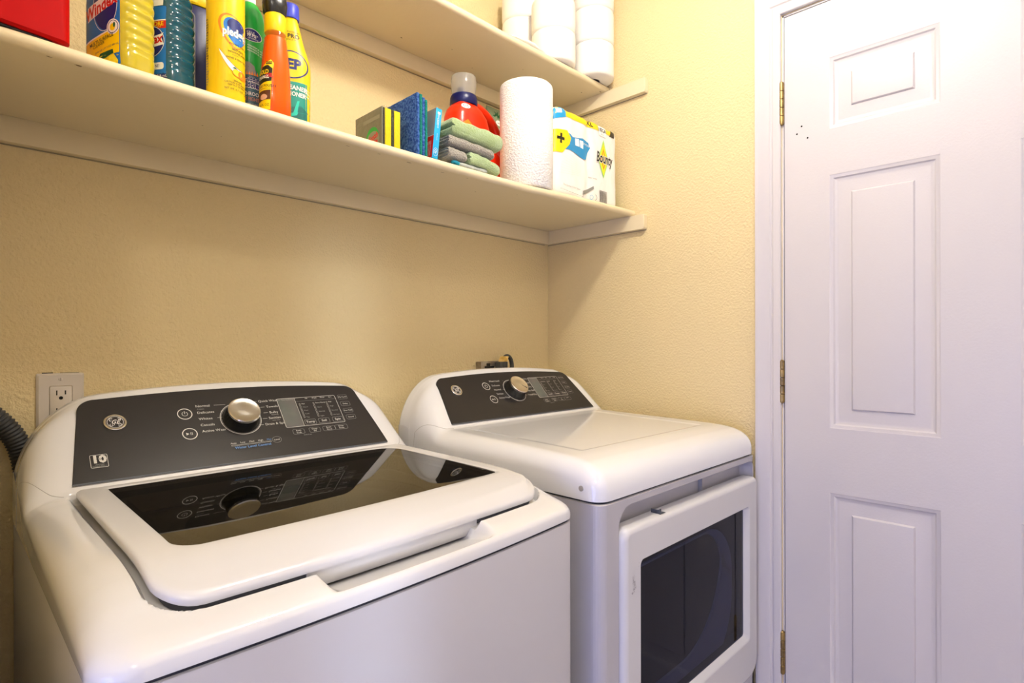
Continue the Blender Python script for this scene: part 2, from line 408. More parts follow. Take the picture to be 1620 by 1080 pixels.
ca.rings(rs, 0, closed=False); struct(ca.obj('trim_1', TRIMM, smooth=30), 'white moulded casing around the door')

# ============================================================ SHELVES
SAG = [(-.3, .003), (.057, .009), (.25, .014), (.44, .017), (.7, .018), (1.04, .016), (1.2, .009), (1.5, 0)]
def sag(x, y, yf): return interp(x, SAG) * max(0, (YB - y) / (YB - yf))
STAIN = mat('bare_wood_spot', (.16, .10, .04), .8)
def shelf(name_label, yf, zb, th, sagk, side_y, cl_h, cl_top, marks):
    t = thing('wall_shelf', name_label, 'shelf', (.45, YB, zb), 'painted storage shelves above the machines')
    b = MB(); r = th / 2; prof = [(YB - .0005, zb), (YB - .1, zb), (YB - .2, zb), (yf + .05, zb), (yf + r, zb)]
    for k in range(1, 12):
        a = rad(-90 - 180 * k / 12); prof.append((yf + r + r * math.cos(a), zb + r + r * math.sin(a)))
    prof += [(yf + r, zb + th), (yf + .05, zb + th), (YB - .2, zb + th), (YB - .1, zb + th), (YB - .0005, zb + th)]
    n = 60; rs = []
    for i in range(n + 1):
        x = XL + .002 + (XR - .004 - XL) * i / n
        wob = .0007 * noise.noise(Vector((x * 9, yf, 0)))
        rs.append([(x, y, z - sagk * sag(x, y, yf) + (wob if y < yf + .02 else 0)) for y, z in prof])
    b.rings(rs, 0, True, True); rnd = random.Random(len(marks))
    for mx, my, ea, eb in marks:
        zz_ = zb - sagk * sag(mx, my, yf) - .0004; q = 14
        b.add([(mx + ea * (.7 + .5 * rnd.random()) * math.cos(-2 * PI * i / q), my + eb * (.7 + .5 * rnd.random()) * math.sin(-2 * PI * i / q), zz_) for i in range(q)], [list(range(q))], 1)
    b.obj('board', [SHELFM, STAIN], t, smooth=50)
    c = MB(); c.rbox(XL + .002, XR - .0005, YB - .019, YB - .0005, cl_top - cl_h, cl_top, .0012); c.obj('back_cleat', SHELFM, t)
    c = MB()
    z0, z1 = cl_top - cl_h, cl_top; ye = side_y
    pts = [(YB - .02, z0), (ye + .004, z0), (ye, z0 + .004), (ye, z1 - .002), (ye + .002, z1), (YB - .02, z1)]
    def ring(x, ins): return [(x, y + (ins if y < ye + .01 else 0), z) for y, z in pts]
    c.rings([ring(XR - .0005, 0), ring(XR - .0165, 0), ring(XR - .018, .0015)], 0, True, True); c.obj('side_cleat', SHELFM, t)
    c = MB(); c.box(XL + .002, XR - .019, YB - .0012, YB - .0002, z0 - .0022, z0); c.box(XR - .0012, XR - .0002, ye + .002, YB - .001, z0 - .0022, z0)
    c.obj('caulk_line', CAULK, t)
    return t
LZ, UZ, TH = 1.597, 2.013, .019
LM = [(.139, .9860, .0045, .0022), (.1073, .9860, .0040, .0012), (.332, 1.101, .0016, .0010), (.375, 1.1365, .0010, .0010), (.287, 1.05, .0010, .0010), (.624, .992, .0040, .0010), (.698, .994, .0065, .0012), (.792, 1.000, .0055, .0010), (1.3747, 1.065, .0016, .0012), (.959, 1.079, .0022, .0014), (.557, .996, .0040, .0008), (1.05, 1.02, .0016, .001), (.86, .995, .004, .0008)]
UM = [(1.4664, 1.133, .0022, .0016), (1.506, 1.087, .0060, .0014), (.9985, 1.2188, .0020, .0012), (.867, 1.2686, .0030, .0018), (1.1087, 1.2601, .0014, .001), (1.22, 1.16, .0012, .001)]
shelf('long painted lower shelf crowded with cleaning bottles and paper towels', .975, LZ, TH, 1, .934, .045, LZ - .0005, LM)
shelf('long painted upper shelf carrying only the white tissue rolls', 1.070, UZ, TH, .25, .929, .043, UZ - .0005, UM)
def sz(x, y): return LZ + TH - sag(x, y, .975) + .0005
USZ = UZ + TH + .0005

# ============================================================ MACHINES
ANG = rad(47.3)
def outline(xc, HW, y0, y1, rf, rb, warp, ins=0, nf=40):
    """plan outline, counter-clockwise from front-left"""
    pts = []
    for cx, cy, a0, r in ((xc - HW + rf, y0 + rf, 180, rf), (xc + HW - rf, y0 + rf, 270, rf), (xc + HW - rb, y1 - rb, 0, rb), (xc - HW + rb, y1 - rb, 90, rb)):
        for k in range(9):
            a = rad(a0 + 90 * k / 8); pts.append((cx + (r - ins) * math.cos(a), cy + (r - ins) * math.sin(a)))
        if a0 == 180:
            xa, xb = xc - HW + rf, xc + HW - rf
            for k in range(1, nf): pts.append((xa + (xb - xa) * k / nf, y0 + ins))
    return [warp(x, y) for x, y in pts]
def cover(xc, HW, y0, y1, rf, seam, keys, warp, crown, pocket, hole=None, ncol=96):
    """keys: (y, top z, flat half width, shoulder start z)."""
    ysr = []
    for (ya, *_), (yb, *_) in zip(keys, keys[1:]):
        n = max(1, int(math.ceil((yb - ya) / (.0024 if ya < y0 + .11 or ya > y0 + .46 else .012))))
        ysr += [ya + (yb - ya) * k / n for k in range(n)]
    ysr.append(keys[-1][0])
    # monotone smooth interpolation (catmull with clamp)
    def val(y, c):
        ks = [k[0] for k in keys]
        for i in range(len(ks) - 1):
            if y <= ks[i + 1] + 1e-9: break
        a, b = ks[i], ks[i + 1]; t = (y - a) / (b - a); p1, p2 = keys[i][c], keys[i + 1][c]
        s = (p2 - p1) / (b - a)
        s0 = s if i == 0 else (p1 - keys[i - 1][c]) / (a - ks[i - 1]); s1 = s if i == len(ks) - 2 else (keys[i + 2][c] - p2) / (ks[i + 2] - b)
        def lim(u, v): return 0 if u * v <= 0 else 2 * u * v / (u + v)
        m0, m1 = (lim(s, s0) if i else s) * (b - a), (lim(s, s1) if i < len(ks) - 2 else s) * (b - a)
        return (2*t**3-3*t*t+1)*p1 + (t**3-2*t*t+t)*m0 + (-2*t**3+3*t*t)*p2 + (t**3-t*t)*m1
    NS = 12; rs = []
    for y in ysr:
        t = y - y0; hw = HW if t >= rf else HW - rf + math.sqrt(max(0, rf * rf - (rf - t) ** 2))
        tb = y1 - y; rb = .02
        if tb < rb: hw = min(hw, HW - rb + math.sqrt(max(0, rb * rb - (rb - tb) ** 2)))
        h, wf_, zl = val(y, 1), val(y, 2), val(y, 3); wf_ = min(wf_, hw - .004); half = [(hw, seam)]
        for k in range(NS + 1):
            a = PI / 2 * k / NS; half.append((wf_ + (hw - wf_) * math.cos(a), zl + (h - zl) * math.sin(a)))
        row = [(xc - x, z) for x, z in half] + [(xc - wf_ + 2 * wf_ * k / ncol, h) for k in range(1, ncol)] + [(xc + x, z) for x, z in reversed(half)]
        out = []
        for x, z in row:
            u = (x - xc) / HW; z2 = z + crown(y, u) * (1 if z > zl + .002 else 0) + (pocket(x, y, z) if z > seam + .008 else 0)
            X, Y = warp(x, y); out.append((X, Y, z2))
        rs.append(out)
    first = [(x, y, seam) for x, y, z in rs[0]]; last = [(x, y, seam) for x, y, z in rs[-1]]
    m = MB(); m.rings([first] + rs + [last], 0, closed=False); m.rows = rs; m.ys = ysr
    if hole:
        keep = []; km = []
        for f, k in zip(m.f, m.m):
            cx = sum(m.v[i][0] for i in f) / 4; cy = sum(m.v[i][1] for i in f) / 4
            if hole[0] < cx < hole[1] and hole[2] < cy < hole[3]: continue
            keep.append(f); km.append(k)
        m.f, m.m = keep, km
    return m
def frame(A): return Vector((0, A[0], A[1])), Vector((1, 0, 0)), Vector((0, math.cos(ANG), math.sin(ANG)))
def console(root, xc, A, stop, dy, cycles, dryer):
    """dark control panel: outline in (u, s) on the sloped face; dy shifts the printing down"""
    O, U, V = frame(A); O = O + Vector((xc, 0, 0)); N = U.cross(V)
    if N.y > 0: N = -N
    top = stop
    out = [(-.284, .001), (.284, .001)]
    pts = []
    def q(u, s): pts.append((u, s))
    q(-.2845, .0005); q(-.10, .0005); q(.10, .0005); q(.2865, .0005)
    for k in range(1, 9): t = k / 8; q(.2865 - .0255 * t ** 1.1, .0005 + (top - .035) * t)
    for k in range(1, 8): a = rad(90 * k / 8); q(.261 - .027 + .027 * math.cos(a), top - .0345 + .026 * math.sin(a))
    for k in range(0, 25): t = k / 24; u = .232 - .468 * t; q(u, top - .0085 + .0105 * (1 - (u / .235) ** 2))
    for k in range(1, 8): a = rad(90 + 90 * k / 8); q(-.266 + .027 + .027 * math.cos(a), top - .0345 + .026 * math.sin(a))
    for k in range(0, 8): t = 1 - k / 8; q(-.2845 + .0185 * t, .0005 + (top - .035) * t)
    def ring(sc_, l): 
        return [O + U * (u * (1 - sc_ / .28)) + V * (max(.0005, s) * (1 - sc_ / .3) + (sc_ * .3)) + N * l for u, s in pts]
    m = MB(); m.rings([ring(0, -.004), ring(0, .0005), ring(.0007, .0013)], 0, False, True)
    pan = m.obj('control_panel', PANELM, root, smooth=30)
    # chrome hairline strip under the panel
    m = MB(); m.add([O + U * -.285 + V * -.002 + N * .001, O + U * .285 + V * -.002 + N * .001, O + U * .285 + V * .001 + N * .0016, O + U * -.285 + V * .001 + N * .0016], [(0, 1, 2, 3)])
    m.obj('lower_trim_strip', SHADETRIM, pan)
    pr = Print(O + N * .0014, U, V, None, lift=.00012, base=.0002)
    def T(t, x, y, s, m=PRINT, al='CENTER', b=.0, sx=1.05): pr.text(t, x, y - dy, s, m, bold=b, al=al, sx=sx)
    bx = -.105
    for y, r in ((.1205, .0128), (.0745, .0128)): pr.put(ring2(bx, y - dy, r, .0016), PRINT)
    pr.put(arc2(bx, .1205 - dy, .0052, .0009, 120, 420), PRINT); pr.put(line2(bx, .1205 - dy, bx, .127 - dy, .001), PRINT)
    pr.put(poly2([(bx - .006, .0715 - dy), (bx - .001, .0745 - dy), (bx - .006, .0775 - dy)]), PRINT)
    pr.put(rect2(bx + .001, bx + .0019, .0715 - dy, .0775 - dy), PRINT); pr.put(rect2(bx + .0035, bx + .0044, .0715 - dy, .0775 - dy), PRINT)
    yl = (.1362, .1205, .1055, .0910, .0767)
    for t, y in zip(cycles[0], yl):
        T(t, -.084, y, .0078, al='LEFT'); w_ = .0048 * len(t)
        pr.put(line2(-.084 + w_ + .004, y - dy, -.030 - (0 if y in (yl[0], yl[4]) else .012), y - dy, .0006), PRINT)
    if not dryer: T('Colors', -.0825, .1288, .0042, PRINTD, 'LEFT')
    xs_ = (.034, .0463, .0491, .0440, .0330)
    for t, y, x in zip(cycles[1], (.1376, .1221, .1073, .0932, .0785), xs_):
        T(t, x, y, .0078, al='LEFT'); pr.put(line2(x - .003, y - dy, x - .012, y - dy, .0006), PRINT)
    if not dryer: T('Bedding', .0515, .1010, .0042, PRINTD, 'LEFT'); T('with Oxi', .0495, .0868, .0042, PRINTD, 'LEFT')
    pr.put(ring2(-.009, .0985 - dy, .0385, .0012, 56), PRINT)
    pr.put(ring2(-.009, .0985 - dy, .0362, .0006, 56), PRINTD)
    # display block
    pr.put(rect2(.0728, .1105, .0655 - dy, .1398 - dy), LCD)
    pr.put(frame2(.0720, .2050, .0645 - dy, .1405 - dy, .0035, .0009), PRINT)
    pr.put(rect2(.1105, .1111, .0650 - dy, .1400 - dy), PRINT)
    T('Est. Time Remaining', .0915, .1365, .0040, PRINTD)
    for k, t in enumerate(('Fill', 'Wash', 'Rinse', 'Spin') if not dryer else ('Sense', 'Dry', 'Cool', 'Damp')): T(t, .137 + .0185 * k, .1365, .0046)
    pr.put(rect2(.1120, .2045, .1300 - dy, .1304 - dy), PRINTD)
    names = ((('Hot', 'Warm', 'Cool', 'Cold', 'Tap'), ('Extra Heavy', 'Heavy', 'Normal', 'Light'), ('Max', 'High', 'Normal', 'No Spin')) if not dryer else
             (('More Dry', 'Dry', 'Less', 'Damp'), ('High', 'Med', 'Low', 'No Heat'), ('60', '50', '40', '30')))
    for cx, nm in zip((.1177, .1490, .1795), names):
        pr.put(frame2(cx - .0014, cx + .0014, .0850 - dy, .1240 - dy, .001, .0004), PRINT)
        for k, t in enumerate(nm): T(t, cx + .0042, .1225 - .0360 * k / (len(nm) - 1), .0044, PRINTD if k else PRINT, 'LEFT')
    for cx, t in zip((.1268, .1575, .1895), ('Temp', 'Soil', 'Spin') if not dryer else ('Level', 'Temp', 'Time')):
        pr.put(frame2(cx - .0125, cx + .0125, .0672 - dy, .0802 - dy, .0025, .0006), PRINTD); T(t, cx, .0737, .0078, b=.01)
    for y, t in zip((.1332, .1138, .0945, .0760), ('My Cycle', 'Delay', 'Eco Cold', 'Sound') if not dryer else ('My Cycle', 'Delay', 'Eco Dry', 'Sound')):
        pr.put(frame2(.2110, .2338, y - .0062 - dy, y + .0062 - dy, .003, .0005), PRINTD); T(t, .2224, y, .0052)
    for (xa, xb), t in zip(((.0816, .1062), (.1165, .1410), (.1470, .1750), (.1750, .2043)), (('Auto', 'Soak'), ('Deep', 'Fill'), ('Extra', 'Rinse'), ('Deep', 'Rinse')) if not dryer else (('Extra', 'Tumble'), ('Reduce', 'Static'), ('e', 'Dry'), ('Lock', ''))):
        pr.put(frame2(xa, xb, .0458 - dy, .0580 - dy, .003, .0005), PRINTD); T(t[0], (xa + xb) / 2, .0545, .0052)
        if t[1]: T(t[1], (xa + xb) / 2, .0492, .0052)
    T('Hold 3 sec', .1100, .0418, .0038, PRINTD)
    if not dryer:
        pr.put(frame2(-.0420, .0335, .0352, .0376, .0012, .0004), PRINT)
        for k, t in enumerate(('Auto', 'Low', 'Med', 'High', 'Max')): T(t, -.037 + .0167 * k, .0412, .0050, PRINTB if k == 4 else PRINT)
        T('Water Level Control', -.003, .0302, .0075, PRINTB, b=.01)
        pr.put(ring2(.0445, .0385, .0092, .0005, 32, .0072), PRINTD); T('Level', .0445, .0385, .0052)
        pr.put(frame2(-.2585, -.2345, .0250, .0500, .002, .0007), PRINT)
        T('10', -.2465, .0405, .0195, PRINT, b=.05, sx=1.05); T('YEAR', -.2465, .0410, .0032, PANELM, b=.02); T('LIMITED', -.2465, .0305, .0034, GREYP); T('WARRANTY', -.2465, .0272, .0034, GREYP)
    pr.obj('printed_legend', pan)
    # round badge: two-tone disc with curled monogram
    def local(mb): return mb.xf(lambda v: O + U * v.x + V * v.y + N * (v.z + .0013))
    lx, ly = -.2150, .1135 - dy
    m = MB(); m.lathe(lx, ly, [(.0168, 0), (.0168, .0022), (.0158, .0030), (.0136, .0030), (.0132, .0022)], 0, 48, False, False)
    n = 48; m.add([(lx + .0132 * math.cos(2*PI*i/n), ly + .0132 * math.sin(2*PI*i/n), .0022) for i in range(n)], [list(range(n))], 1)
    local(m); bd = m.obj('round_badge', [CHROME, PANELM], pan)
    lp = Print(O + N * (.0013 + .0022), U, V, None, base=.0002)
    lp.put(ring2(lx, ly, .0122, .0008), MONO)
    for k in range(4): lp.put(arc2(lx + .0082 * math.cos(rad(45 + 90 * k)), ly + .0082 * math.sin(rad(45 + 90 * k)), .0030, .0009, 90 * k - 60, 90 * k + 130, 10), MONO)
    lp.text('G', lx - .0032, ly, .0120, MONO, bold=.02, ital=.45, sx=.8); lp.text('E', lx + .0032, ly - .0004, .0115, MONO, bold=.02, ital=.45, sx=.8)
    for cx_, cy_, a0, a1 in ((-.0062, .0030, 30, 290), (.0062, .0038, -90, 150), (-.0034, -.0052, 150, 380), (.0050, -.0042, 180, 420)):
        lp.put(arc2(lx + cx_, ly + cy_, .0021, .0007, a0, a1, 10), MONO)
    lp.obj('badge_monogram', bd)
    # knob
    kx, ky = -.009, .0985 - dy
    m = MB(); m.lathe(kx, ky, [(.0345, 0), (.0345, .002), (.0318, .006), (.0300, .021), (.0292, .0235)], 0, 56, False, True); local(m); kn = m.obj('selector_knob', BLACKP, pan)
    m = MB(); m.lathe(kx, ky, [(.0292, .0225), (.0300, .0245), (.0300, .0275), (.0285, .0292), (.0265, .0292), (.0255, .0288), (.012, .0296), (.0, .0298)], 0, 56, False, False); local(m); m.obj('knob_cap', SATIN if dryer else CHROME, kn)
    if dryer:
        m = MB(); m.rbox(kx + .006, kx + .0245, ky - .0100, ky - .0083, .0290, .0298, .0003)
        a = rad(-38); m.xf(lambda v: Vector((kx + (v.x - kx) * math.cos(a) - (v.y - ky + .0092) * math.sin(a), ky + (v.x - kx) * math.sin(a) + (v.y - ky + .0092) * math.cos(a), v.z)))
        local(m); m.obj('pointer_mark', BLACKP, kn)
    return pan

# ------------------------------------------------------------ WASHER
WX, WHW, WY0, WY1, WS = .432, .3435, .578, 1.283, .903
def wwarp(x, y):
    u = max(-1, min(1, (x - WX) / WHW)); f = 1 - sm((y - WY0 - .05) / .40)
    return x, y + (.016 * u + .014 * u * u) * f
def wcrown(y, u): return -.012 * (u / .7) ** 2 * sm((y - 1.19) / .05)
SCX0, SCX1 = .302, .572
def wpocket(x, y, z):
    mx = sm((x - SCX0) / .020) * sm((SCX1 - x) / .020); my = sm((y - .5825) / .007) * sm((.668 - y) / .012)
    sc_ = (.9195 - (y - .585) * .22 - z) * mx * my if y < .67 else 0
    cx_, cy_ = (LX0 + LX1) / 2, (LY0 + .03 + LY1 + .05) / 2 - .0; rr_ = .042
    qx, qy = abs(x - (LX0 + LX1) / 2) - (LX1 - LX0) / 2 + rr_, max(LY0 + rr_ - y, 0)
    d_ = math.hypot(max(qx, 0), qy) - rr_ if (qx > 0 or qy > 0) else -rr_
    mo = -(.0165 - .0040 * sm((y - .64) / .03)) * sm((.0085 - d_) / .0075) * sm((1.099 - y) / .003)
    return min(sc_, mo)
LX0, LX1, LY0, LY1 = .149, .738, .628, 1.094
wkeys = [(.578, .9145, .310, .906), (.5815, .9200, .306, .907), (.590, .9250, .304, .908), (.602, .9298, .302, .909), (.616, .9338, .300, .910), (.635, .9395, .298, .911), (.660, .9480, .298, .913), (.700, .9560, .298, .916), (.760, .9600, .298, .920),
         (1.060, .9610, .300, .934), (1.090, .9625, .300, .940), (1.102, .9700, .300, .944), (1.108, .9765, .299, .946), (1.160, 1.0328, .290, .958), (1.205, 1.0815, .272, .972), (1.227, 1.1050, .250, .980), (1.236, 1.1130, .238, .983), (1.248, 1.1190, .228, .985), (1.266, 1.1195, .225, .985), (1.277, 1.1130, .228, .980), (1.283, 1.100, .236, .972)]
washer = thing('washing_machine', 'white top-load washer with smoked glass lid, left of the two machines', 'washing machine', (WX, .93, 0))
wm = cover(WX, WHW, WY0, WY1, .036, WS, wkeys, wwarp, wcrown, wpocket, hole=(.205, .690, .735, 1.062), ncol=170)
wtop = wm.obj('top_cover', ENAMEL, washer, smooth=42)
part_line(wm, 1.096, 1.205, wtop)
m = MB(); n0 = outline(WX, WHW - .001, WY0, WY1, .036, .02, wwarp)
m.rings([[(x, y, .028) for x, y in n0], [(x, y, WS - .008) for x, y in n0], [(x, y, WS - .0055) for x, y in outline(WX, WHW - .001, WY0, WY1, .036, .02, wwarp, .0012)], [(x, y, WS - .0045) for x, y in outline(WX, WHW - .001, WY0, WY1, .036, .02, wwarp, .004)]], 0, True, True)
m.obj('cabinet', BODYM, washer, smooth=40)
m = MB(); q = outline(WX, WHW - .001, WY0, WY1, .036, .02, wwarp, .004); m.rings([[(x, y, WS - .006) for x, y in q], [(x, y, WS + .003) for x, y in q]], 0, False, False); m.obj('seam_gasket', GAP, washer)
m = MB(); m.rbox(WX - WHW + .03, WX + WHW - .03, .66, 1.24, 0, .03, .004); m.obj('base', BLACKP, washer)
# lid
def wz(y): return interp(y, [(.600, .926), (.615, .936), (.628, .9445), (.645, .9530), (.665, .9600), (.690, .9660), (.72, .9695), (.76, .9710), (1.10, .9735)])
LX0, LX1, LY0, LY1 = .149, .738, .628, 1.094
def lid_ring(ins, dz, r=.042):
    o = rrect(LX0 + ins, LX1 - ins, LY0 + ins, LY1 - ins * .5, [max(.004, .012 - ins), max(.004, .012 - ins), max(.006, r - ins), max(.006, r - ins)], 8, 14)
    return [(*wwarp(x, y), wz(y) + dz) for x, y in o]
GX0, GX1, GY0, GY1 = .187, .707, .717, 1.076
def glass_ring(ins, dz):
    o = rrect(GX0 + ins, GX1 - ins, GY0 + ins, GY1 - ins, [.045 - ins * .3, .004, .030 - ins * .3, .012], 8, 14)
    return [(*wwarp(x, y), wz(y) + dz) for x, y in o]
m = MB(); outer = [lid_ring(.004, -.0106), lid_ring(.0, -.0096), lid_ring(-.0005, -.004), lid_ring(.0008, -.0018), lid_ring(.0035, -.0003), lid_ring(.008, 0)]
gi = glass_ring(-.004, 0); a = outer[-1]; mid = []
for k in range(1, 9):
    t = k / 8; row = []
    for p, q in zip(a, gi):
        x, y = p[0] + (q[0] - p[0]) * t, p[1] + (q[1] - p[1]) * t; row.append((x, y, wz(y)))
    mid.append(row)
m.rings(outer + mid + [glass_ring(0, -.0012), glass_ring(.0, -.009)], 0)
lid = m.obj('lid', PLASTW, washer, smooth=40)
# crease across the lid front + moulded line
m = MB(); m.rings([glass_ring(.0002, -.0016), glass_ring(.0002, -.0056)], 0, True, True)
m.obj('glass_panel', LIDGLASS, lid, smooth=30)['label'] = 'smoked glass window'
m = MB(); m.rings([lid_ring(.0090, -.024), lid_ring(.0090, -.0085)], 0); m.obj('lid_gap_shade', SHADETRIM, lid)  # dark inset strip, paints the shadow gap under the lid edge
m = MB(); nx_ = 24; rs = []
for k in range(nx_ + 1):
    x = .300 + (.574 - .300) * k / nx_; rs.append([(*wwarp(x, y), z) for y, z in ((.6345, .9352), (.6350, .9240), (.6390, .9110), (.6480, .9070), (.6480, .9352))])
m.rings(rs, 0, True, True); m.obj('handle_lip', PLASTW, lid, smooth=50)
# tub under the glass
tb = MB(); cx, cy = .447, .90
tb.rings([[(x, y, z) for x, y in rrect(.206, .689, .736, 1.061, .02, 6)] for z in (.958, .930)], 0)
tb.rings([[(cx + r * math.cos(2*PI*i/64), cy + r * math.sin(2*PI*i/64) * .86, z) for i in range(64)] for r, z in ((.215, .925), (.21, .930), (.195, .930), (.19, .915), (.188, .70))], 0)
tb.add([(.20, .73, .925), (.695, .73, .925), (.695, 1.065, .925), (.20, 1.065, .925)], [(0, 1, 2, 3)])
tb.m[-1] = 0
tb.rings([[(cx + .21 * math.cos(2*PI*i/64), cy + .18 * math.sin(2*PI*i/64), .927)for i in range(64)], [(cx + .14 * math.cos(2*PI*i/64), cy + .12 * math.sin(2*PI*i/64), .927)for i in range(64)]], 1)
tb.obj('wash_tub', [TUBM, TUBD], washer)
console(washer, WX, (1.108, .978), .176, 0, (('Normal', 'Delicates', 'Whites', 'Casuals', 'Active Wear'), ('Quick Wash', 'Towels', 'Bulky', 'Sanitize', 'Drain & Spin')), False)
m = MB(); m.lathe(0, 0, [(.0025, 0), (.0025, .0006)], n=10)
# little mark on the cover's left shoulder
# ------------------------------------------------------------ DRYER
DX, DHW, DY_0, DY_1, DS = 1.169, .3435, .597, 1.238, .9135
def dwarp(x, y): return x, y
def dcrown(y, u): return -.012 * (u / .7) ** 2 * sm((y - 1.15) / .05)
dkeys = [(.597, .9255, .320, .922), (.5985, .9350, .318, .924), (.603, .9480, .316, .928), (.612, .9600, .314, .932), (.628, .9710, .312, .938), (.650, .9785, .310, .944), (.690, .9835, .308, .950), (.760, .9860, .306, .952),
         (1.020, .9925, .300, .955), (1.060, .9940, .298, .958), (1.072, .9972, .298, .960), (1.078, 1.0015, .298, .962), (1.130, 1.0578, .286, .975), (1.165, 1.0957, .268, .985), (1.183, 1.1150, .250, .990), (1.192, 1.1235, .240, .993), (1.203, 1.1290, .232, .995), (1.220, 1.1295, .230, .995), (1.232, 1.1230, .232, .990), (1.238, 1.110, .238, .985)]
dryer = thing('clothes_dryer', 'white front-load dryer with dark window door, beside the right wall', 'dryer', (DX, .92, 0))
dm = cover(DX, DHW, DY_0, DY_1, .032, DS, dkeys, dwarp, dcrown, lambda x, y, z: (-.0016 * sm((.262 - abs(x - DX)) / .012) * sm((y - .70) / .012) * sm((1.055 - y) / .010)))
dtop = dm.obj('top_cover', ENAMELD, dryer, smooth=42)
part_line(dm, 1.066, 1.165, dtop)
# cabinet with a recess for the door
RX0, RX1, RZ0, RZ1 = .8815, 1.4975, .345, .8955
m = MB(); q = outline(DX, DHW - .001, DY_0, DY_1, .022, .02, dwarp, nf=2)
fr_ = [p for p in q]
# side/back shell (skip the flat front segment)
n = len(q)
for z0, z1 in ((.028, DS - .006),):
    for i in range(n):
        j = (i + 1) % n
        if abs(q[i][1] - DY_0) < 1e-6 and abs(q[j][1] - DY_0) < 1e-6: continue
        m.add([(q[i][0], q[i][1], z0), (q[j][0], q[j][1], z0), (q[j][0], q[j][1], z1), (q[i][0], q[i][1], z1)], [(0, 1, 2, 3)])
xa, xb = DX - DHW + .023, DX + DHW - .023
m.f.append([i for i in range(0)]) if False else None
def fring(x0, x1, z0, z1, r, y, nc=8): return [(x, y, z) for x, z in rrect(x0, x1, z0, z1, r, nc, 1)]
m.rings([fring(xa, xb, .028, DS - .006, .0001, DY_0), fring(RX0, RX1, RZ0, RZ1, [.022, .042, .02, .02], DY_0), fring(RX0 + .001, RX1 - .001, RZ0 + .001, RZ1 - .001, [.021, .041, .02, .02], DY_0 + .0015), fring(RX0 + .003, RX1 - .003, RZ0, RZ1 - .003, [.018, .038, .02, .02], DY_0 + .022), fring(RX0 + .012, RX1 - .012, RZ0, RZ1 - .012, [.015, .032, .02, .02], DY_0 + .032)], 0, False, True)
m.rings([[(x, y, DS - .006) for x, y in q], [(x, y, DS - .0045) for x, y in outline(DX, DHW - .001, DY_0, DY_1, .022, .02, dwarp, .002, nf=2)]], 0, False, True)
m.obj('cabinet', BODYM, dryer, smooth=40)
m = MB(); q = outline(DX, DHW - .001, DY_0, DY_1, .028, .02, dwarp, .006); m.rings([[(x, y, DS - .006) for x, y in q], [(x, y, DS + .003) for x, y in q]], 0); m.obj('seam_gasket', GAP, dryer)
m = MB(); m.rbox(DX - DHW + .03, DX + DHW - .03, .67, 1.20, 0, .03, .004); m.obj('base', BLACKP, dryer)
m = MB(); m.box(1.2535, 1.2543, DY_0 + .021, DY_0 + .0312, .80, RZ1 - .004); m.obj('recess_seam', GASKETL, dryer)
# door
EX0, EX1, EZ0, EZ1 = .8835, 1.4950, .350, .8560
VX0, VX1, VZ0, VZ1 = .9411, 1.4312, .4625, .7855
def dr(x0, x1, z0, z1, r, y): return [(x, y, z) for x, z in rrect(x0, x1, z0, z1, r, 8, 8)]
def er(i, y): return dr(EX0 + i, EX1 - i, EZ0 + i, EZ1 - i, [max(.016 - i, .002), max(.022 - i, .002), max(.022 - i, .002), max(.05 - i, .002)], y)
yd = DY_0 - .013
m = MB()
m.rings([er(.006, yd + .036), er(0, yd + .035), er(0, yd + .012), er(.0015, yd + .006), er(.005, yd + .002), er(.010, yd), er(.0115, yd), dr(VX0 - .0075, VX1 + .0135, VZ0 - .0135, VZ1 + .0055, .012, yd),
         dr(VX0 - .006, VX1 + .012, VZ0 - .012, VZ1 + .004, .012, yd), dr(VX0 - .003, VX1 + .009, VZ0 - .009, VZ1 + .002, .010, yd + .002), dr(VX0, VX1, VZ0, VZ1, .008, yd + .012), dr(VX0, VX1, VZ0, VZ1, .008, yd + .02)], 0)
dd = m.obj('door', PLASTW, dryer, smooth=40)
m = MB(); m.rings([dr(VX0 + .0003, VX1 - .0003, VZ0 + .0003, VZ1 - .0003, .008, y) for y in (yd + .0125, yd + .0145)], 0, True, True); m.obj('window_glass', OVENGLASS, dd, smooth=30)['label'] = 'smoked glass window'
m = MB()
m.rings([dr(VX0, VX1, VZ0, VZ1, .008, yd + .0155), dr(VX0 + .004, VX1 - .004, VZ0 + .004, VZ1 - .004, .008, yd + .034)], 0, False, True)
m.obj('window_cavity', HOLE, dd)
# inner bowl outline seen through the glass
bo = rrect(VX0 - .020, VX1 - .030, VZ0 - .040, VZ1 - .025, [.13, .05, .05, .16], 14, 4)
bi = rrect(VX0 - .010, VX1 - .085, VZ0 + .035, VZ1 - .030, [.10, .05, .05, .20], 14, 4)
m = MB(); m.rings([[(x, yd + .0325, z) for x, z in bo], [(x, yd + .0285, z) for x, z in bo], [(x, yd + .0285, z) for x, z in bi], [(x, yd + .0335, z) for x, z in bi]], 0)
m.obj('inner_bowl_rim', mat('bowl_grey_plastic', (.55, .58, .66), .3), dd)
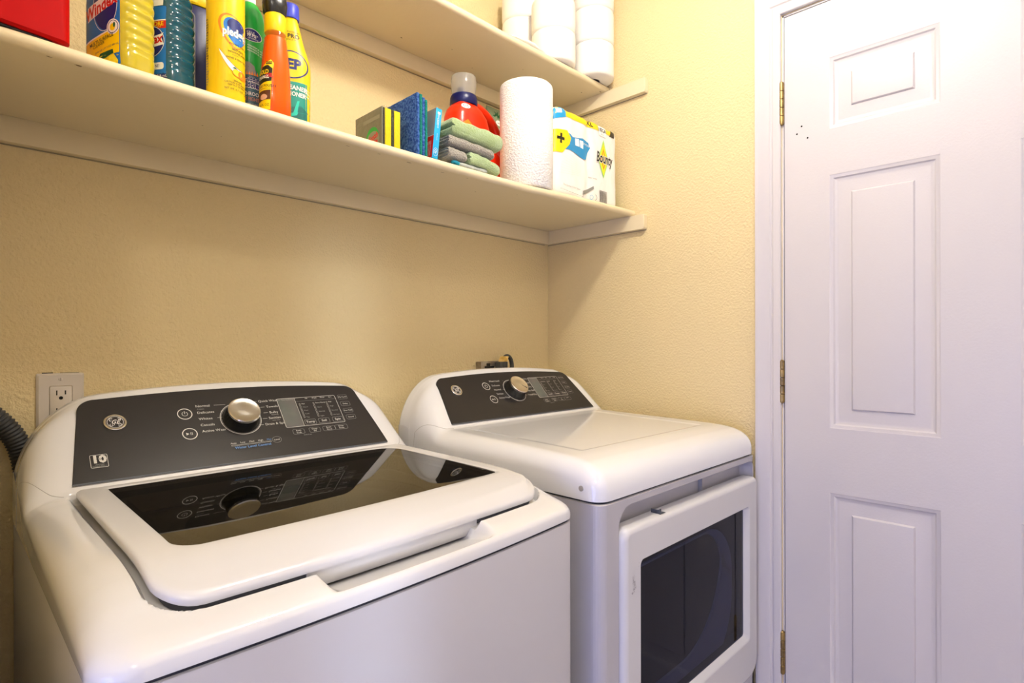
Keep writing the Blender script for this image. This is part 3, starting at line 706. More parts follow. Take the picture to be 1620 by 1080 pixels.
# latch catch on the door top and scuff marks
m = MB(); m.box(1.020, 1.0212, DY_0 - .006, DY_0 + .016, .8555, .8640); m.box(1.020, 1.040, DY_0 + .004, DY_0 + .0055, .8555, .8610); m.box(1.0212, 1.040, DY_0 - .006, DY_0 + .005, .8560, .8565); m.obj('latch_catch', SHADETRIM, dd)
pr = Print((0, yd, 0), (1, 0, 0), (0, 0, 1), None, base=.0003)
def blob(cx, cz, a, b, seed, rot=0):
    rnd = random.Random(seed); n = 26; o = []
    for i in range(n):
        t = 2 * PI * i / n; k = .6 + .5 * rnd.random(); x, y = a * k * math.cos(t), b * k * math.sin(t)
        o.append((cx + x * math.cos(rot) - y * math.sin(rot), cz + x * math.sin(rot) + y * math.cos(rot)))
    return poly2(o)
for q_, (cx_, cz_, a_, b_2, r0_) in enumerate(((.9105, .7630, .0040, .0060, .1), (.9090, .7560, .0030, .0050, 0), (.9135, .7500, .0040, .0090, .35), (.9120, .7420, .0035, .0060, -.2), (.9080, .7370, .0060, .0035, .3), (.9170, .7440, .0016, .0050, .1), (.9290, .7870, .0012, .0026, 0), (.9275, .7800, .0010, .0020, 0))): pr.put(blob(cx_, cz_, a_, b_2, 3 + q_, r0_), SCUFF)
pr.obj('scuff_mark', dd)['label'] = 'grey scuff marks'
m = MB(); m.lathe(0, 0, [(.0052, -.002), (.0052, .0012), (.0040, .0016), (.0, .0016)], n=20, cap1=False)
m.xf(lambda v: Vector((DX - DHW - v.z, .640 + v.x, .9345 + v.y))); m.obj('side_screw', mat('putty_screw', (.36, .34, .30), .5), dryer)
console(dryer, DX - .003, (1.078, 1.003), .1535, .0125, (('Mixed Load', 'Delicates', 'Normal', 'Sanitize', 'Active Wear'), ('Speed Dry', 'Towels', 'Bulky', 'Air Fluff', 'Timed Dry')), True)

# ============================================================ WALL FITTINGS
t = thing('wall_outlet', 'beige rectangular wall outlet half hidden behind the washer', 'outlet', (.1605, YB, 1.087))
m = MB(); x0, x1, z0, z1 = .1255, .1955, 1.030, 1.1455
m.rings([[(x, YB - y, z) for x, z in rrect(x0 + i, x1 - i, z0 + i, z1 - i, .003, 4)] for i, y in ((0, .0003), (0, .003), (.0035, .0062))], 0)
m.rings([[(x, YB - .0062, z) for x, z in rrect(x0 + .0035, x1 - .0035, z0 + .0035, z1 - .0035, .003, 4)], [(x, YB - .0062, z) for x, z in rrect(.1437, .1777, 1.0545, 1.1225, .003, 4)], [(x, YB - .0030, z) for x, z in rrect(.1437, .1777, 1.0545, 1.1225, .003, 4)]], 0)
cp = m.obj('cover_plate', PLATE, t, smooth=30)
m = MB(); m.rings([[(x, YB - y, z) for x, z in rrect(.1444 + i, .1770 - i, 1.0552 + i, 1.1218 - i, .003, 4)] for i, y in ((0, .003), (0, .0064), (.0006, .0070))], 0, False, True); rc = m.obj('receptacle', PLATE, t)
pr = Print((0, YB - .0070, 0), (1, 0, 0), (0, 0, 1), None, base=.0003)
for zc in (1.1055, 1.0730):
    pr.put(rect2(.1537, .1555, zc - .0005, zc + .0085), HOLE); pr.put(rect2(.1662, .1682, zc + .0005, zc + .0080), HOLE); pr.put(ell2(.1607, zc - .0055, .0031, .0031), HOLE)
pr.obj('socket_slots', rc)
m = MB(); m.lathe(0, 0, [(.0034, 0), (.0034, .0008), (.0024, .0013), (0, .0014)], n=20, cap1=False); m.xf(lambda v: Vector((.1603 + v.x, YB - .0062 - v.z, 1.1345 + v.y)))
m.box(.1600, .1606, YB - .0079, YB - .0075, 1.1315, 1.1375, 1); m.obj('plate_screw', [PLATE, GAP], t)
m = MB(); m.box(.134, .150, YB - .0014, YB - .0002, 1.1455, 1.1470); m.box(.160, .188, YB - .0012, YB - .0002, 1.1455, 1.1462); m.obj('gap_behind_plate', HOLE, t)

t = thing('dryer_outlet_box', 'galvanised surface outlet box on the wall above the dryer console', 'outlet', (1.235, YB, 1.09))
m = MB(); m.rbox(1.188, 1.262, YB - .028, YB - .0005, 1.035, 1.1445, .003); m.rbox(1.186, 1.264, YB - .030, YB - .028, 1.033, 1.1465, .0008); m.obj('steel_box', GALV, t)
m = MB(); m.box(1.208, 1.222, YB - .0315, YB - .030, 1.128, 1.140); m.box(1.200, 1.240, YB - .0312, YB - .030, 1.05, 1.131); m.obj('socket_face', BLACKP, t)
t = thing('dryer_power_cord', 'thick dark cord looped over its plug behind the dryer console', 'cord', (1.27, 1.30, 1.0))
m = MB(); m.rbox(1.243, 1.274, YB - .058, YB - .0305, 1.095, 1.1445, .004)
for k in range(4): m.rbox(1.2455 + .0075 * k, 1.2495 + .0075 * k, YB - .0600, YB - .057, 1.10, 1.1440, .0008)
m.obj('plug', CORD, t)
pth = []
for k in range(15): a = rad(170 - 165 * k / 14); pth.append((1.283 + .022 * math.cos(a), 1.292, 1.128 + .034 * math.sin(a)))
pth += [(1.307, 1.292, 1.10), (1.310, 1.292, 1.05), (1.312, 1.29, .95), (1.31, 1.28, .80)]
m = MB(); m.tube(pth, .0062, flat=1.2); m.obj('cable', CORD, t)
m = MB(); m.rbox(1.2500, 1.2715, 1.2800, 1.3000, 1.1440, 1.1610, .002, f=lambda x, y, z: (x + (z - 1.144) * .55, y, z)); m.obj('cord_tag', TAG, t)

# corrugated drain hose
HP = [(.036, 1.300, .80), (.036, 1.300, .95), (.037, 1.300, 1.03), (.040, 1.302, 1.072), (.052, 1.305, 1.090), (.066, 1.309, 1.078), (.092, 1.311, 1.045), (.106, 1.313, 1.005), (.112, 1.314, .95), (.112, 1.314, .80)]
pth = []
for p, q in zip(HP[:-1], HP[1:]):
    for k in range(12): pth.append(Vector(p).lerp(Vector(q), k / 12))
pth = [sum((pth[max(0, min(len(pth) - 1, i + j))] for j in range(-6, 7)), Vector()) / 13 for i in range(len(pth))]
fine = []; 
for a, b in zip(pth, pth[1:]):
    for k in range(3): fine.append(a.lerp(b, k / 3))
acc = 0; rr_ = []
for i, p in enumerate(fine):
    if i: acc += (p - fine[i - 1]).length
    rr_.append(.0165 + .0013 * math.sin(2 * PI * acc / .0062))
m = MB(); m.tube(fine, rr_, n=20); tag(m.obj('drain_hose', HOSE, smooth=0), 'dark corrugated drain hose arching behind the washer at left', 'hose')

# ============================================================ ceiling lamp (above the frame)
for BB, mm, lab in ((BULB, BULBM, 'bare round bulb in a white porcelain holder above the dryer'), (BULB2, BULBM2, 'bare round bulb in a white porcelain holder behind the camera')):
    t = thing('ceiling_lamp', lab, 'lamp', (BB[0], BB[1], ZC), 'bare ceiling bulbs')
    m = MB(); m.lathe(BB[0], BB[1], [(.055, ZC), (.055, ZC - .012), (.035, ZC - .03), (.03, BB[2] + .052)], n=40, cap0=False); m.obj('lamp_holder', PORC, t)
    m = MB(); pr_ = [(max(.001, BULB_R * math.sin(PI * k / 16)), BB[2] - BULB_R * math.cos(PI * k / 16)) for k in range(17)]; m.lathe(BB[0], BB[1], pr_, n=32); m.obj('bulb', mm, t)

# ============================================================ THINGS ON THE LOWER SHELF
def sup(cx, cy, z, a, b, p=2.0, n=48, rot=0):
    o = []
    for i in range(n):
        t = 2 * PI * i / n; c, s = math.cos(t), math.sin(t)
        x, y = a * math.copysign(abs(c) ** (2 / p), c), b * math.copysign(abs(s) ** (2 / p), s)
        o.append((cx + x * math.cos(rot) - y * math.sin(rot), cy + x * math.sin(rot) + y * math.cos(rot), z))
    return o
GB = 'cleaning bottles and cans at the left end of the shelf'
# ---- red tub at the left edge
rx = rad(10); tx, ty = .1325, .984; zt = sz(.1, 1.0)
def tubf(x, y, z): return (tx + x * math.cos(rx) - y * math.sin(rx), ty + x * math.sin(rx) + y * math.cos(rx), z)
t = thing('red_tub', 'glossy red plastic tub cut off by the left edge of the photo', 'tub', (.09, 1.03, zt))
m = MB(); W, D = .106, .105; rs = []
for ins, z in ((.003, .0028), (0, .006), (0, .150), (-.002, .156), (-.002, .162), (.0, .164)): rs.append([tubf(x, y, zt + z) for x, y in rrect(-W + ins, -ins, ins, D - ins, .014, 8)])
m.rings(rs, 0, True, True); m.obj('tub_body', RED, t)
m = MB(); m.rings([[tubf(x, y, zt + z) for x, y in rrect(-W + .006, -.012, .006, D - .006, .018, 8)] for z in (0, .0035)], 0, True, True); m.obj('black_base', BLACKP, t)
m = MB(); m.rings([[tubf(x, y, zt + z) for x, y in rrect(-W + i, -i, i, D - i, .022, 8)] for i, z in ((-.004, .164), (-.004, .176), (0, .180))], 0, True, True); m.obj('tub_lid', RED, t)

# ---- window cleaner bottles (label on the wide face, ridged grip on the narrow side)
def cleaner(x, y, rot, label, liq, kind, nm):
    z0 = sz(x, y); t = thing('spray_bottle', label, 'bottle', (x, y, z0), GB)
    secs = [(0, .044, .024), (.004, .049, .028), (.02, .0505, .0295), (.11, .0505, .0295)]
    secs += [(.15, .047, .027), (.18, .036, .023), (.20, .022, .018), (.212, .0145, .0145), (.222, .0140, .0140)]
    zz = []; 
    for (za, aa, ba), (zb, ab, bb) in zip(secs, secs[1:]):
        n = max(1, int((zb - za) / .0018)) if za >= .02 and za < .15 else 4
        for k in range(n): u = k / n; zz.append((za + (zb - za) * u, aa + (ab - aa) * u, ba + (bb - ba) * u))
    zz.append(secs[-1]); rs = []
    for z, a, b in zz:
        g = math.sin(2 * PI * (z - .030) / .0145) if .036 < z < .155 else 0
        o = []
        n = 56
        for i in range(n):
            th = 2 * PI * i / n; c, s = math.cos(th), math.sin(th)
            X, Y = a * math.copysign(abs(c) ** (2 / 3.6), c), b * math.copysign(abs(s) ** (2 / 3.6), s)
            if X > a * .80: X += .0011 * g * min(1, (X / a - .80) / .12)
            if X > a * .8 and z > .028: X -= .001
            o.append((x + X * math.cos(rot) - Y * math.sin(rot), y + X * math.sin(rot) + Y * math.cos(rot), z0 + z))
        rs.append(o)
    m = MB(); m.rings(rs, 0, True, True); bv = m.bvh(); body = m.obj('bottle_body', liq, t, smooth=60)
    c = Vector((math.cos(rot), math.sin(rot), 0)); nrm = Vector((math.sin(rot), -math.cos(rot), 0)); O = Vector((x, y, z0))
    pr = Print(O, c, (0, 0, 1), bv, .006)
    if kind == 'y':
        pr.put(rr2(-.037, .037, .006, .150, .003), BLU); pr.put(ell2(.008, .098, .024, .038, 36, .15), NAVY); pr.put(ring2(.008, .098, .025, .0009, 40, .039), WHT)
        pr.put(poly2([(-.036, .046), (.0, .056), (.036, .062), (.036, .024), (-.036, .012)]), LIDY); pr.put(poly2([(-.036, .048), (.036, .0635), (.036, .0615), (-.036, .0455)]), WHT)
        pr.put(poly2([(-.030, .100), (.034, .119), (.029, .111), (.031, .099), (-.030, .078)]), WHT)
        pr.text('Windex', -.003, .0960, .0250, REDP, bold=.03, ital=.25, rot=.28, sx=.86)
        pr.put(ell2(.025, .0625, .0115, .0115), WHT); pr.put(ring2(.025, .0625, .0098, .0010), NAVY); pr.put(ell2(.025, .062, .0050, .0055), LIDY); pr.put(ell2(.028, .065, .002, .004), DGRN)
        pr.text('MULTI-SURFACE', .001, .046, .0080, BLK, rot=.2, sx=.9, bold=.01); pr.text('CLEANER', -.004, .0395, .0060, BLK, rot=.2)
        pr.text('23 FL OZ 1 PT 7 OZ 680 mL', .012, .0325, .0040, NAVY, rot=.2)
        pr.put(poly2([(-.020, .006), (-.015, .018), (.004, .0225), (.028, .0215), (.034, .012), (.033, .007)]), SPGY); pr.put(poly2([(-.005, .0185), (.0, .026), (.026, .029), (.027, .023), (.010, .0175)]), DGRN)
    else:
        pr.put(rr2(-.037, .037, .011, .128, .003), BLU); pr.put(rect2(-.037, .037, .011, .020), NAVY)
        pr.put(rect2(-.037, .037, .092, .104), REDP); pr.text('33% MORE', .012, .0992, .0092, LIDY, bold=.02); pr.text('THAN 26 OZ BOTTLE', .014, .0945, .0032, LIDY)
        pr.put(rect2(-.037, .037, .104, .106), WHT)
        pr.put(ell2(.010, .072, .024, .026, 32), NAVY); pr.put(ring2(.010, .072, .025, .0009, 36), WHT)
        pr.put(poly2([(-.030, .072), (.030, .083), (.034, .085), (.030, .078), (.034, .066), (-.030, .056)]), WHT); pr.text('Windex', .002, .0725, .0195, REDP, bold=.03, ital=.25, rot=.12, sx=.9)
        pr.put(rr2(-.030, .034, .027, .038, .004), WHT); pr.text('STREAK-FREE SHINE!', .002, .0325, .0068, NAVY, bold=.015, sx=.8)
        pr.text('1 PT 10 OZ / 768 mL', .014, .0165, .0056, WHT)
        pr.put(rect2(-.030, .032, .1285, .150), WHT); pr.put(ell2(.0, .146, .020, .010), GRN)
    pr.obj('printed_label', body)
    m = MB(); m.lathe(x, y, [(.0165, z0 + .222), (.0165, z0 + .240), (.012, z0 + .244), (.012, z0 + .252)], n=28); m.obj('collar', WHT, t)
    m = MB(); m.rbox(-.020, .058, -.012, .012, z0 + .250, z0 + .275, .004); m.rbox(.036, .044, -.006, .006, z0 + .215, z0 + .252, .002)
    m.xf(lambda v: Vector((x + v.x * math.cos(rot) - v.y * math.sin(rot), y + v.x * math.sin(rot) + v.y * math.cos(rot), v.z))); m.obj('trigger_head', REDP, t)
    return t
cleaner(.2000, 1.048, rad(-66), 'yellow window cleaner bottle with ridged side, right of the red tub', LIQ_Y, 'y', 'y')
cleaner(.2610, 1.066, rad(-62), 'blue-teal window cleaner bottle tucked behind the yellow one', LIQ_B, 'b', 'b')
# ---- dark blue bottle with yellow cap
x, y = .3500, 1.175; z0 = sz(x, y)
t = thing('detergent_bottle', 'dark blue bottle with yellow top, behind the tall yellow can', 'bottle', (x, y, z0), GB)
m = MB(); m.rings([sup(x, y, z0 + z, a, b, 3) for z, a, b in ((0, .037, .025), (.004, .041, .029), (.200, .041, .029), (.212, .038, .026), (.216, .028, .02), (.220, .020, .016))], 0, True, True); bv = m.bvh(); b_ = m.obj('bottle_body', DBLU, t)
pr = Print((x, y, z0), (1, 0, 0), (0, 0, 1), bv, .008); pr.put(rr2(-.039, -.016, .03, .198, .010), GREYP); pr.put(rr2(-.039, -.0175, .0315, .1965, .009), DBLU); pr.obj('printed_label', b_)
m = MB(); m.rings([sup(x, y, z0 + z, a, b, 3) for z, a, b in ((.214, .038, .026), (.217, .0400, .028), (.245, .038, .026), (.25, .034, .022))], 0, True, True); m.obj('yellow_cap', LIDY, t)

def can(cx, cy, r, h, z0): return [(r * .94, z0), (r, z0 + .004), (r, z0 + h - .014), (r * .98, z0 + h - .008), (r * .86, z0 + h - .002), (r * .82, z0 + h)]
# ---- yellow furniture polish can
x, y, r = .3420, 1.014, .0293; z0 = sz(x, y)
t = thing('polish_can', 'tall yellow furniture polish spray can with blue oval emblem', 'spray can', (x, y, z0), GB)
m = MB(); m.lathe(x, y, can(x, y, r, .215, z0), n=56); bv = m.bvh(); b_ = m.obj('can_body', YEL, t)
vd = Vector((-x, -y, 0)).normalized(); U = Vector((-vd.y, vd.x, 0)); 
if U.x < 0: U = -U
pr = Print(Vector((x, y, z0)) + U * .0090, U, (0, 0, 1), bv, .004)
pr.put(poly2([(.0005 + .0185 * math.sin(t_) * (1 + .25 * math.cos(t_)) + .012 * math.cos(t_) * -.45, .110 + .0275 * math.cos(t_)) for t_ in [2 * PI * i / 32 for i in range(32)]]), ORG)
pr.put(poly2([(.002 + .0165 * math.sin(t_) * (1 + .25 * math.cos(t_)) + .011 * math.cos(t_) * -.45, .110 + .0250 * math.cos(t_)) for t_ in [2 * PI * i / 32 for i in range(32)]]), YEL)
pr.put(poly2([(.0045 + .0150 * math.sin(t_) * (1 + .25 * math.cos(t_)) + .010 * math.cos(t_) * -.45, .110 + .0220 * math.cos(t_)) for t_ in [2 * PI * i / 32 for i in range(32)]]), BLU)
pr.put(poly2([(.0055 + .0125 * math.sin(t_), .121 + .0105 * math.cos(t_)) for t_ in [2 * PI * i / 24 for i in range(24)]]), NAVY)
pr.text('pledge', .0045, .1075, .0185, GREYP, bold=.035, sx=.74); pr.text('pledge', .0038, .1080, .0185, WHT, bold=.03, sx=.74)
for s_, yy, sz_ in (('expert care', .090, .0062), ('lemon', .0815, .0078), ('enhancing polish', .0765, .0052), ('SHINES & PROTECTS', .0660, .0044), ('lemon', .0300, .0058), ('CAUTION: EYE IRRITANT.', .0255, .0040), ('KEEP OUT OF REACH', .0215, .0036), ('NET WT. 9.7 OZ (275 g)', .0150, .0044)): pr.text(s_, .0085, yy, sz_, BLK, sx=.85)
pr.put(rect2(.000, .010, .0712, .0716), BLK)
sw = [(-.0190 + .034 * k / 12, .078 - .028 * math.sin(PI / 2 * k / 12)) for k in range(13)]
pr.put((sw + [(a_, b__ - .0010 - .010 * math.sin(PI * k / 12) ** .5) for k, (a_, b__) in enumerate(sw)], [[i, i + 1, 14 + i, 13 + i] for i in range(12)]), WHT)
pr.put((sw + [(a_, b__ - .0007) for a_, b__ in sw], [[i, i + 1, 14 + i, 13 + i] for i in range(12)]), BLK)
pr.put(ell2(.0085, .0430, .0078, .0062, 24, -.3), ORG); pr.put(ell2(.0080, .0434, .0068, .0052, 24, -.3), LIDY); pr.put(ell2(.0150, .0420, .0060, .0070, 20), ORG); pr.put(poly2([(.000, .0495), (.004, .0520), (.008, .0498), (.004, .0490)]), DGRN)
for k in range(26): pr.put(rect2(-.0365, -.0365 + .0015 + .002 * ((k * 7) % 3) / 3, .020 + k * .0042, .0215 + k * .0042), GREYP if k < 10 else BLK)
pr.obj('printed_label', b_)
m = MB(); m.lathe(x, y, [(r * .98, z0 + .205), (r * .98, z0 + .245), (r * .9, z0 + .255), (r * .6, z0 + .258)], n=40); m.obj('can_cap', LIDY, t)

# ---- green/slate bathroom foam can
x, y, r = .4040, 1.077, .0268; z0 = sz(x, y)
t = thing('foam_cleaner_can', 'green and slate bathroom foam cleaner can right of the yellow can', 'spray can', (x, y, z0), GB)
m = MB(); m.lathe(x, y, [(r * .94, z0), (r, z0 + .004), (r, z0 + .165), (r * .96, z0 + .180), (r * .84, z0 + .198), (r * .6, z0 + .212), (r * .45, z0 + .216)], n=56); bv = m.bvh(); b_ = m.obj('can_body', GRN, t)
vd = Vector((-x, -y, 0)).normalized(); U = Vector((-vd.y, vd.x, 0)); U = U if U.x > 0 else -U
pr = Print((x, y, z0), U, (0, 0, 1), bv, .004)
pr.put(poly2([(-.0262, .002), (.0262, .002), (.0262, .050), (.018, .075), (.010, .088), (-.002, .092), (-.0262, .088)]), SLATE)
pr.put(poly2([(-.02, .078), (.012, .078), (.008, .094), (.0, .100), (-.012, .100)]), GREYP)
for k in range(7): pr.put(poly2([(-.014 + .0042 * k, .077), (-.0105 + .0042 * k, .077), (-.0122 + .0042 * k, .084)]), ORG)
pr.put(ell2(.004, .149, .0165, .0115, 28, -.12), WHT); pr.put(ell2(.004, .149, .0158, .0106, 28, -.12), NAVY)
pr.text('KILLS', .002, .1530, .0055, WHT, rot=-.1); pr.text('99.9%*', .005, .1475, .0080, WHT, bold=.02, rot=-.1, sx=.8); pr.text('OF GERMS', .006, .1422, .0036, WHT, rot=-.1)
for k in range(3): pr.text('POWERFUL FOAM', .0125, .126 - .0045 * k, .0040, WHT, rot=-.25)
for dx, mm in ((.0006, WHT), (0, NAVY)):
    pr.text('Scrubbing', .0020, .0690 - dx, .0125, mm, bold=.035 if mm is NAVY else .08, rot=-.08, sx=.75); pr.text('Bubbles', .0020, .0585 - dx, .0135, mm, bold=.035 if mm is NAVY else .08, rot=-.05, sx=.80)
pr.text('BATHROOM', .001, .0425, .0095, WHT, sx=.75, bold=.01); pr.text('GRIME FIGHTER', .0, .0330, .0095, P('salmon_print', 'D98A6A', .5), sx=.68, bold=.01)
for k, s_ in enumerate(('PENETRATES SOAP SCUM', 'BATHROOM CLEANER', 'NET WT. 20 OZ')): pr.text(s_, .002, .0240 - .0055 * k, .0040, WHT)
pr.obj('printed_label', b_)
m = MB(); m.lathe(x, y, [(.011, z0 + .214), (.011, z0 + .226), (.007, z0 + .232)], n=24); m.obj('spray_cap', WHT, t)

# ---- orange oil bottle with black trigger
x, y = .4245, 1.012; z0 = sz(x, y)
t = thing('wood_oil_bottle', 'clear flask of orange wood oil with yellow cap and black trigger', 'bottle', (x, y, z0), GB)
S = [(.000, .0235, .0215), (.003, .0262, .0240), (.030, .0262, .0242), (.070, .0250, .0232), (.105, .0222, .0212), (.130, .0195, .0190), (.150, .0170, .0170), (.158, .0160, .0160)]
m = MB(); m.rings([sup(x, y, z0 + z, a, b, 2.5) for z, a, b in S], 0, False, True); bv = m.bvh(); b_ = m.obj('flask', CLEARP, t, smooth=60)
m = MB(); m.rings([sup(x, y, z0 + z + (.001 if z == 0 else 0), a - .0014, b - .0014, 2.5) for z, a, b in S if z < .12] + [sup(x, y, z0 + .1385, .0170, .0165, 2.5)], 0, True, True); m.obj('orange_oil', LIQ_O, b_, smooth=60)
vd = Vector((-x, -y, 0)).normalized(); U = Vector((-vd.y, vd.x, 0)); U = U if U.x > 0 else -U
# label faces left of the camera
V_ = (U * .55 + vd * -.83 * 0).normalized(); lab_n = (vd * .80 - U * .60).normalized(); LU = Vector((0, 0, 1)).cross(lab_n); LU = LU if LU.dot(U) > 0 else -LU
pr = Print((x, y, z0), LU, (0, 0, 1), bv, .004)
pr.put(poly2([(-.024, .004), (.0085, .004), (.0105, .060), (.0125, .086), (.008, .092), (-.024, .068)]), LIDY)
pr.put(poly2([(-.024, .048), (.0100, .054), (.0112, .076), (.004, .082), (-.008, .080), (-.024, .064)]), BLK)
pr.put(rr2(.0, .010, .0835, .0885, .001), BLK); pr.text('NEW', .005, .086, .0045, LIDY)
pr.text('GOLD', -.006, .0700, .0105, LIDY, bold=.03, sx=.8); pr.text('ORANGE', -.006, .0610, .0080, WHT, bold=.03, sx=.75); pr.text('OIL', .0062, .0635, .0095, REDP, bold=.04, sx=.8)
pr.text('WOOD POLISH', -.005, .0455, .0060, BLK, bold=.01); pr.put(rect2(-.02, .009, .0405, .0410), BLK)
pr.put(poly2([(-.024, .018), (.009, .022), (.009, .038), (-.024, .036)]), P('brown_print', '5A2C16', .5)); pr.put(ell2(-.004, .026, .008, .005), P('peach_print', 'E6B49A', .5)); pr.text('16 FL OZ', -.004, .012, .0055, BLK)
pr.obj('printed_label', b_)
m = MB(); n = 48; rs = []
for rr0, zz0 in ((.0172, .1475), (.0178, .1490), (.0178, .1780), (.0165, .1800), (.012, .1802)):
    rs.append([(x + (rr0 + (.0004 if i % 2 else 0)) * math.cos(2*PI*i/96), y + (rr0 + (.0004 if i % 2 else 0)) * math.sin(2*PI*i/96), z0 + zz0) for i in range(96)])
m.rings(rs, 0, True, True); m.obj('yellow_collar', LIDY, t, smooth=60)
m = MB(); vdir = Vector((-.55, -.83, 0))
m.rings([sup(x - .001, y, z0 + z, a, b, 2.6) for z, a, b in ((.178, .014, .014), (.183, .0185, .0170), (.200, .0205, .0180), (.222, .0175, .0150), (.232, .012, .011))], 0, True, True)
m.rbox(x - .045, x, y - .010, y + .010, z0 + .212, z0 + .230, .004); m.obj('trigger_head', BLACKP, t, smooth=50)

# ---- yellow/teal cleaner bottle with periwinkle cap
x, y = .4900, 1.098; z0 = sz(x, y)
t = thing('floor_cleaner_bottle', 'yellow and teal cleaner bottle with periwinkle cap, rightmost of the bottles', 'bottle', (x, y, z0), GB)
S = [(0, .0330, .0230), (.003, .0365, .0260), (.120, .0378, .0270), (.135, .0375, .0268), (.150, .0352, .0255), (.168, .0295, .0230), (.188, .0235, .0205), (.210, .0185, .0178), (.224, .0150, .0150), (.228, .0135, .0135), (.234, .0130, .0130)]
def bulge(S):
    o = []
    for (a, *b), (c, *e) in zip(S, S[1:]):
        for k in range(3): u = k / 3; o.append((a + (c - a) * u, b[0] + (e[0] - b[0]) * u, b[1] + (e[1] - b[1]) * u))
    return o + [S[-1]]
rotz = rad(-24)
m = MB(); m.rings([sup(x, y, z0 + z, a, b, 2.4, 56, rotz) for z, a, b in bulge(S)], 0, True, True); bv = m.bvh(); b_ = m.obj('bottle_body', YEL, t, smooth=60)
LU = Vector((math.cos(rotz), math.sin(rotz), 0))
pr = Print((x, y, z0), LU, (0, 0, 1), bv, .005)
pr.put(rect2(-.0385, .0385, .001, .1000), TEAL)
pr.put(poly2([(-.038, .002), (.038, .002), (.038, .040), (.020, .055), (-.038, .045)]), P('tile_print', '1E6A66', .3))
for k in range(4): pr.put(line2(-.036, .010 + .012 * k, .036, .020 + .012 * k, .0006), TEAL)
pr.put(ell2(.001, .1330, .0320, .0275, 44), NAVY); pr.put(ell2(.001, .1330, .0295, .0250, 44), LIDY)
pr.text('ZEP', -.002, .1325, .0270, NAVY, bold=.05, sx=.95)
pr.text('PRO', .006, .1900, .0120, BLK, bold=.02, sx=.95); pr.text('TRUSTED BY', .004, .1985, .0045, BLK); pr.text('SINCE 1937', .004, .1825, .0045, BLK)
pr.text('CLEANER', .008, .0880, .0118, WHT, bold=.03, sx=.92, rot=-.05); pr.text('CONDITIONER', -.0045, .0765, .0118, WHT, bold=.03, sx=.80, rot=-.05)
pr.put(poly2([(.004, .036), (.012, .038), (.0165, .064), (.0125, .063)]), P('aqua_print', '20C4B0', .4)); pr.put(poly2([(-.006, .030), (.012, .036), (.014, .042), (.0, .038)]), P('aqua_print2', '20C4B0', .4))
for k, s_ in enumerate(('DIRT,', 'GRIME', 'GREASE')): pr.text(s_, .031, .088 - .006 * k, .0045, WHT, rot=-.3)
pr.obj('printed_label', b_)
m = MB(); rs = []
for rr0, zz0 in ((.0160, .2300), (.0166, .2320), (.0160, .2560), (.0150, .2580), (.004, .2585)): rs.append([(x + (rr0 + (.0003 if i % 2 else 0)) * math.cos(2*PI*i/72), y + (rr0 + (.0003 if i % 2 else 0)) * math.sin(2*PI*i/72), z0 + zz0) for i in range(72)])
m.rings(rs, 0, True, True); m.obj('screw_cap', PERI, t, smooth=60)

# ---- pack of two scrub sponges in film
x0, x1, y0, y1 = .6335, .6810, .990, 1.098; z0 = sz(.655, .99); hz = .082
t = thing('sponge_pack', 'film-wrapped pack of yellow sponges with dark scouring layers', 'sponges', (.657, 1.04, z0))
for a, b, mm, nm in ((x0 + .002, x0 + .006, SPGG, 'scouring_layer'), (x0 + .006, x0 + .021, SPGY, 'sponge_layer'), (x0 + .021, x0 + .028, SPGG, 'scouring_layer'), (x0 + .028, x0 + .043, SPGY, 'sponge_layer')):
    m = MB(); m.rbox(a, b, y0 + .003, y1 - .003, z0 + .0015, z0 + hz - .003, .0015, rc=.002)
    m.xf(lambda v: v + Vector((.0016 * noise.noise(Vector((v.z * 60, v.y * 30, a * 10))), 0, 0))); m.obj(nm, mm, t)
m = MB(); g = 16; rs = []
m.rbox(x0, x1 - .003, y0 - .001, y1, z0, z0 + hz, .003, rc=.004); m.f = m.f; m.obj('clear_film', CLEARP, t)
m = MB(); m.rbox(x0 - .0010, x0 + .0016, y0 + .004, y1, z0 + .0006, z0 + hz - .001, .0012); bv = m.bvh(); sl = m.obj('card_sleeve', OLIVE, t)
pr = Print((x0, y0, z0), (0, -1, 0), (0, 0, 1), bv, .01)
pr.put(poly2([(-.088, .012), (-.052, .026), (-.052, .014), (-.088, .001)]), LIDY); pr.text('SCOTCH', -.078, .0170, .0070, BLK, rot=.3, sx=.7)
pr.put(ell2(-.040, .024, .024, .022, 30), GRN); pr.put(ell2(-.038, .018, .024, .019, 30), P('sleeve_print', '8A8A76', .4))
pr.text('Scotch', -.036, .0245, .0165, REDP, bold=.04, ital=.2, rot=.2, sx=.75); pr.text('Brite', -.034, .0120, .0165, REDP, bold=.04, ital=.2, rot=.2, sx=.8)
pr.put(rect2(-.075, -.012, .058, .066), P('sleeve_print2', '8E8E7C', .4)); pr.obj('printed_label', sl)

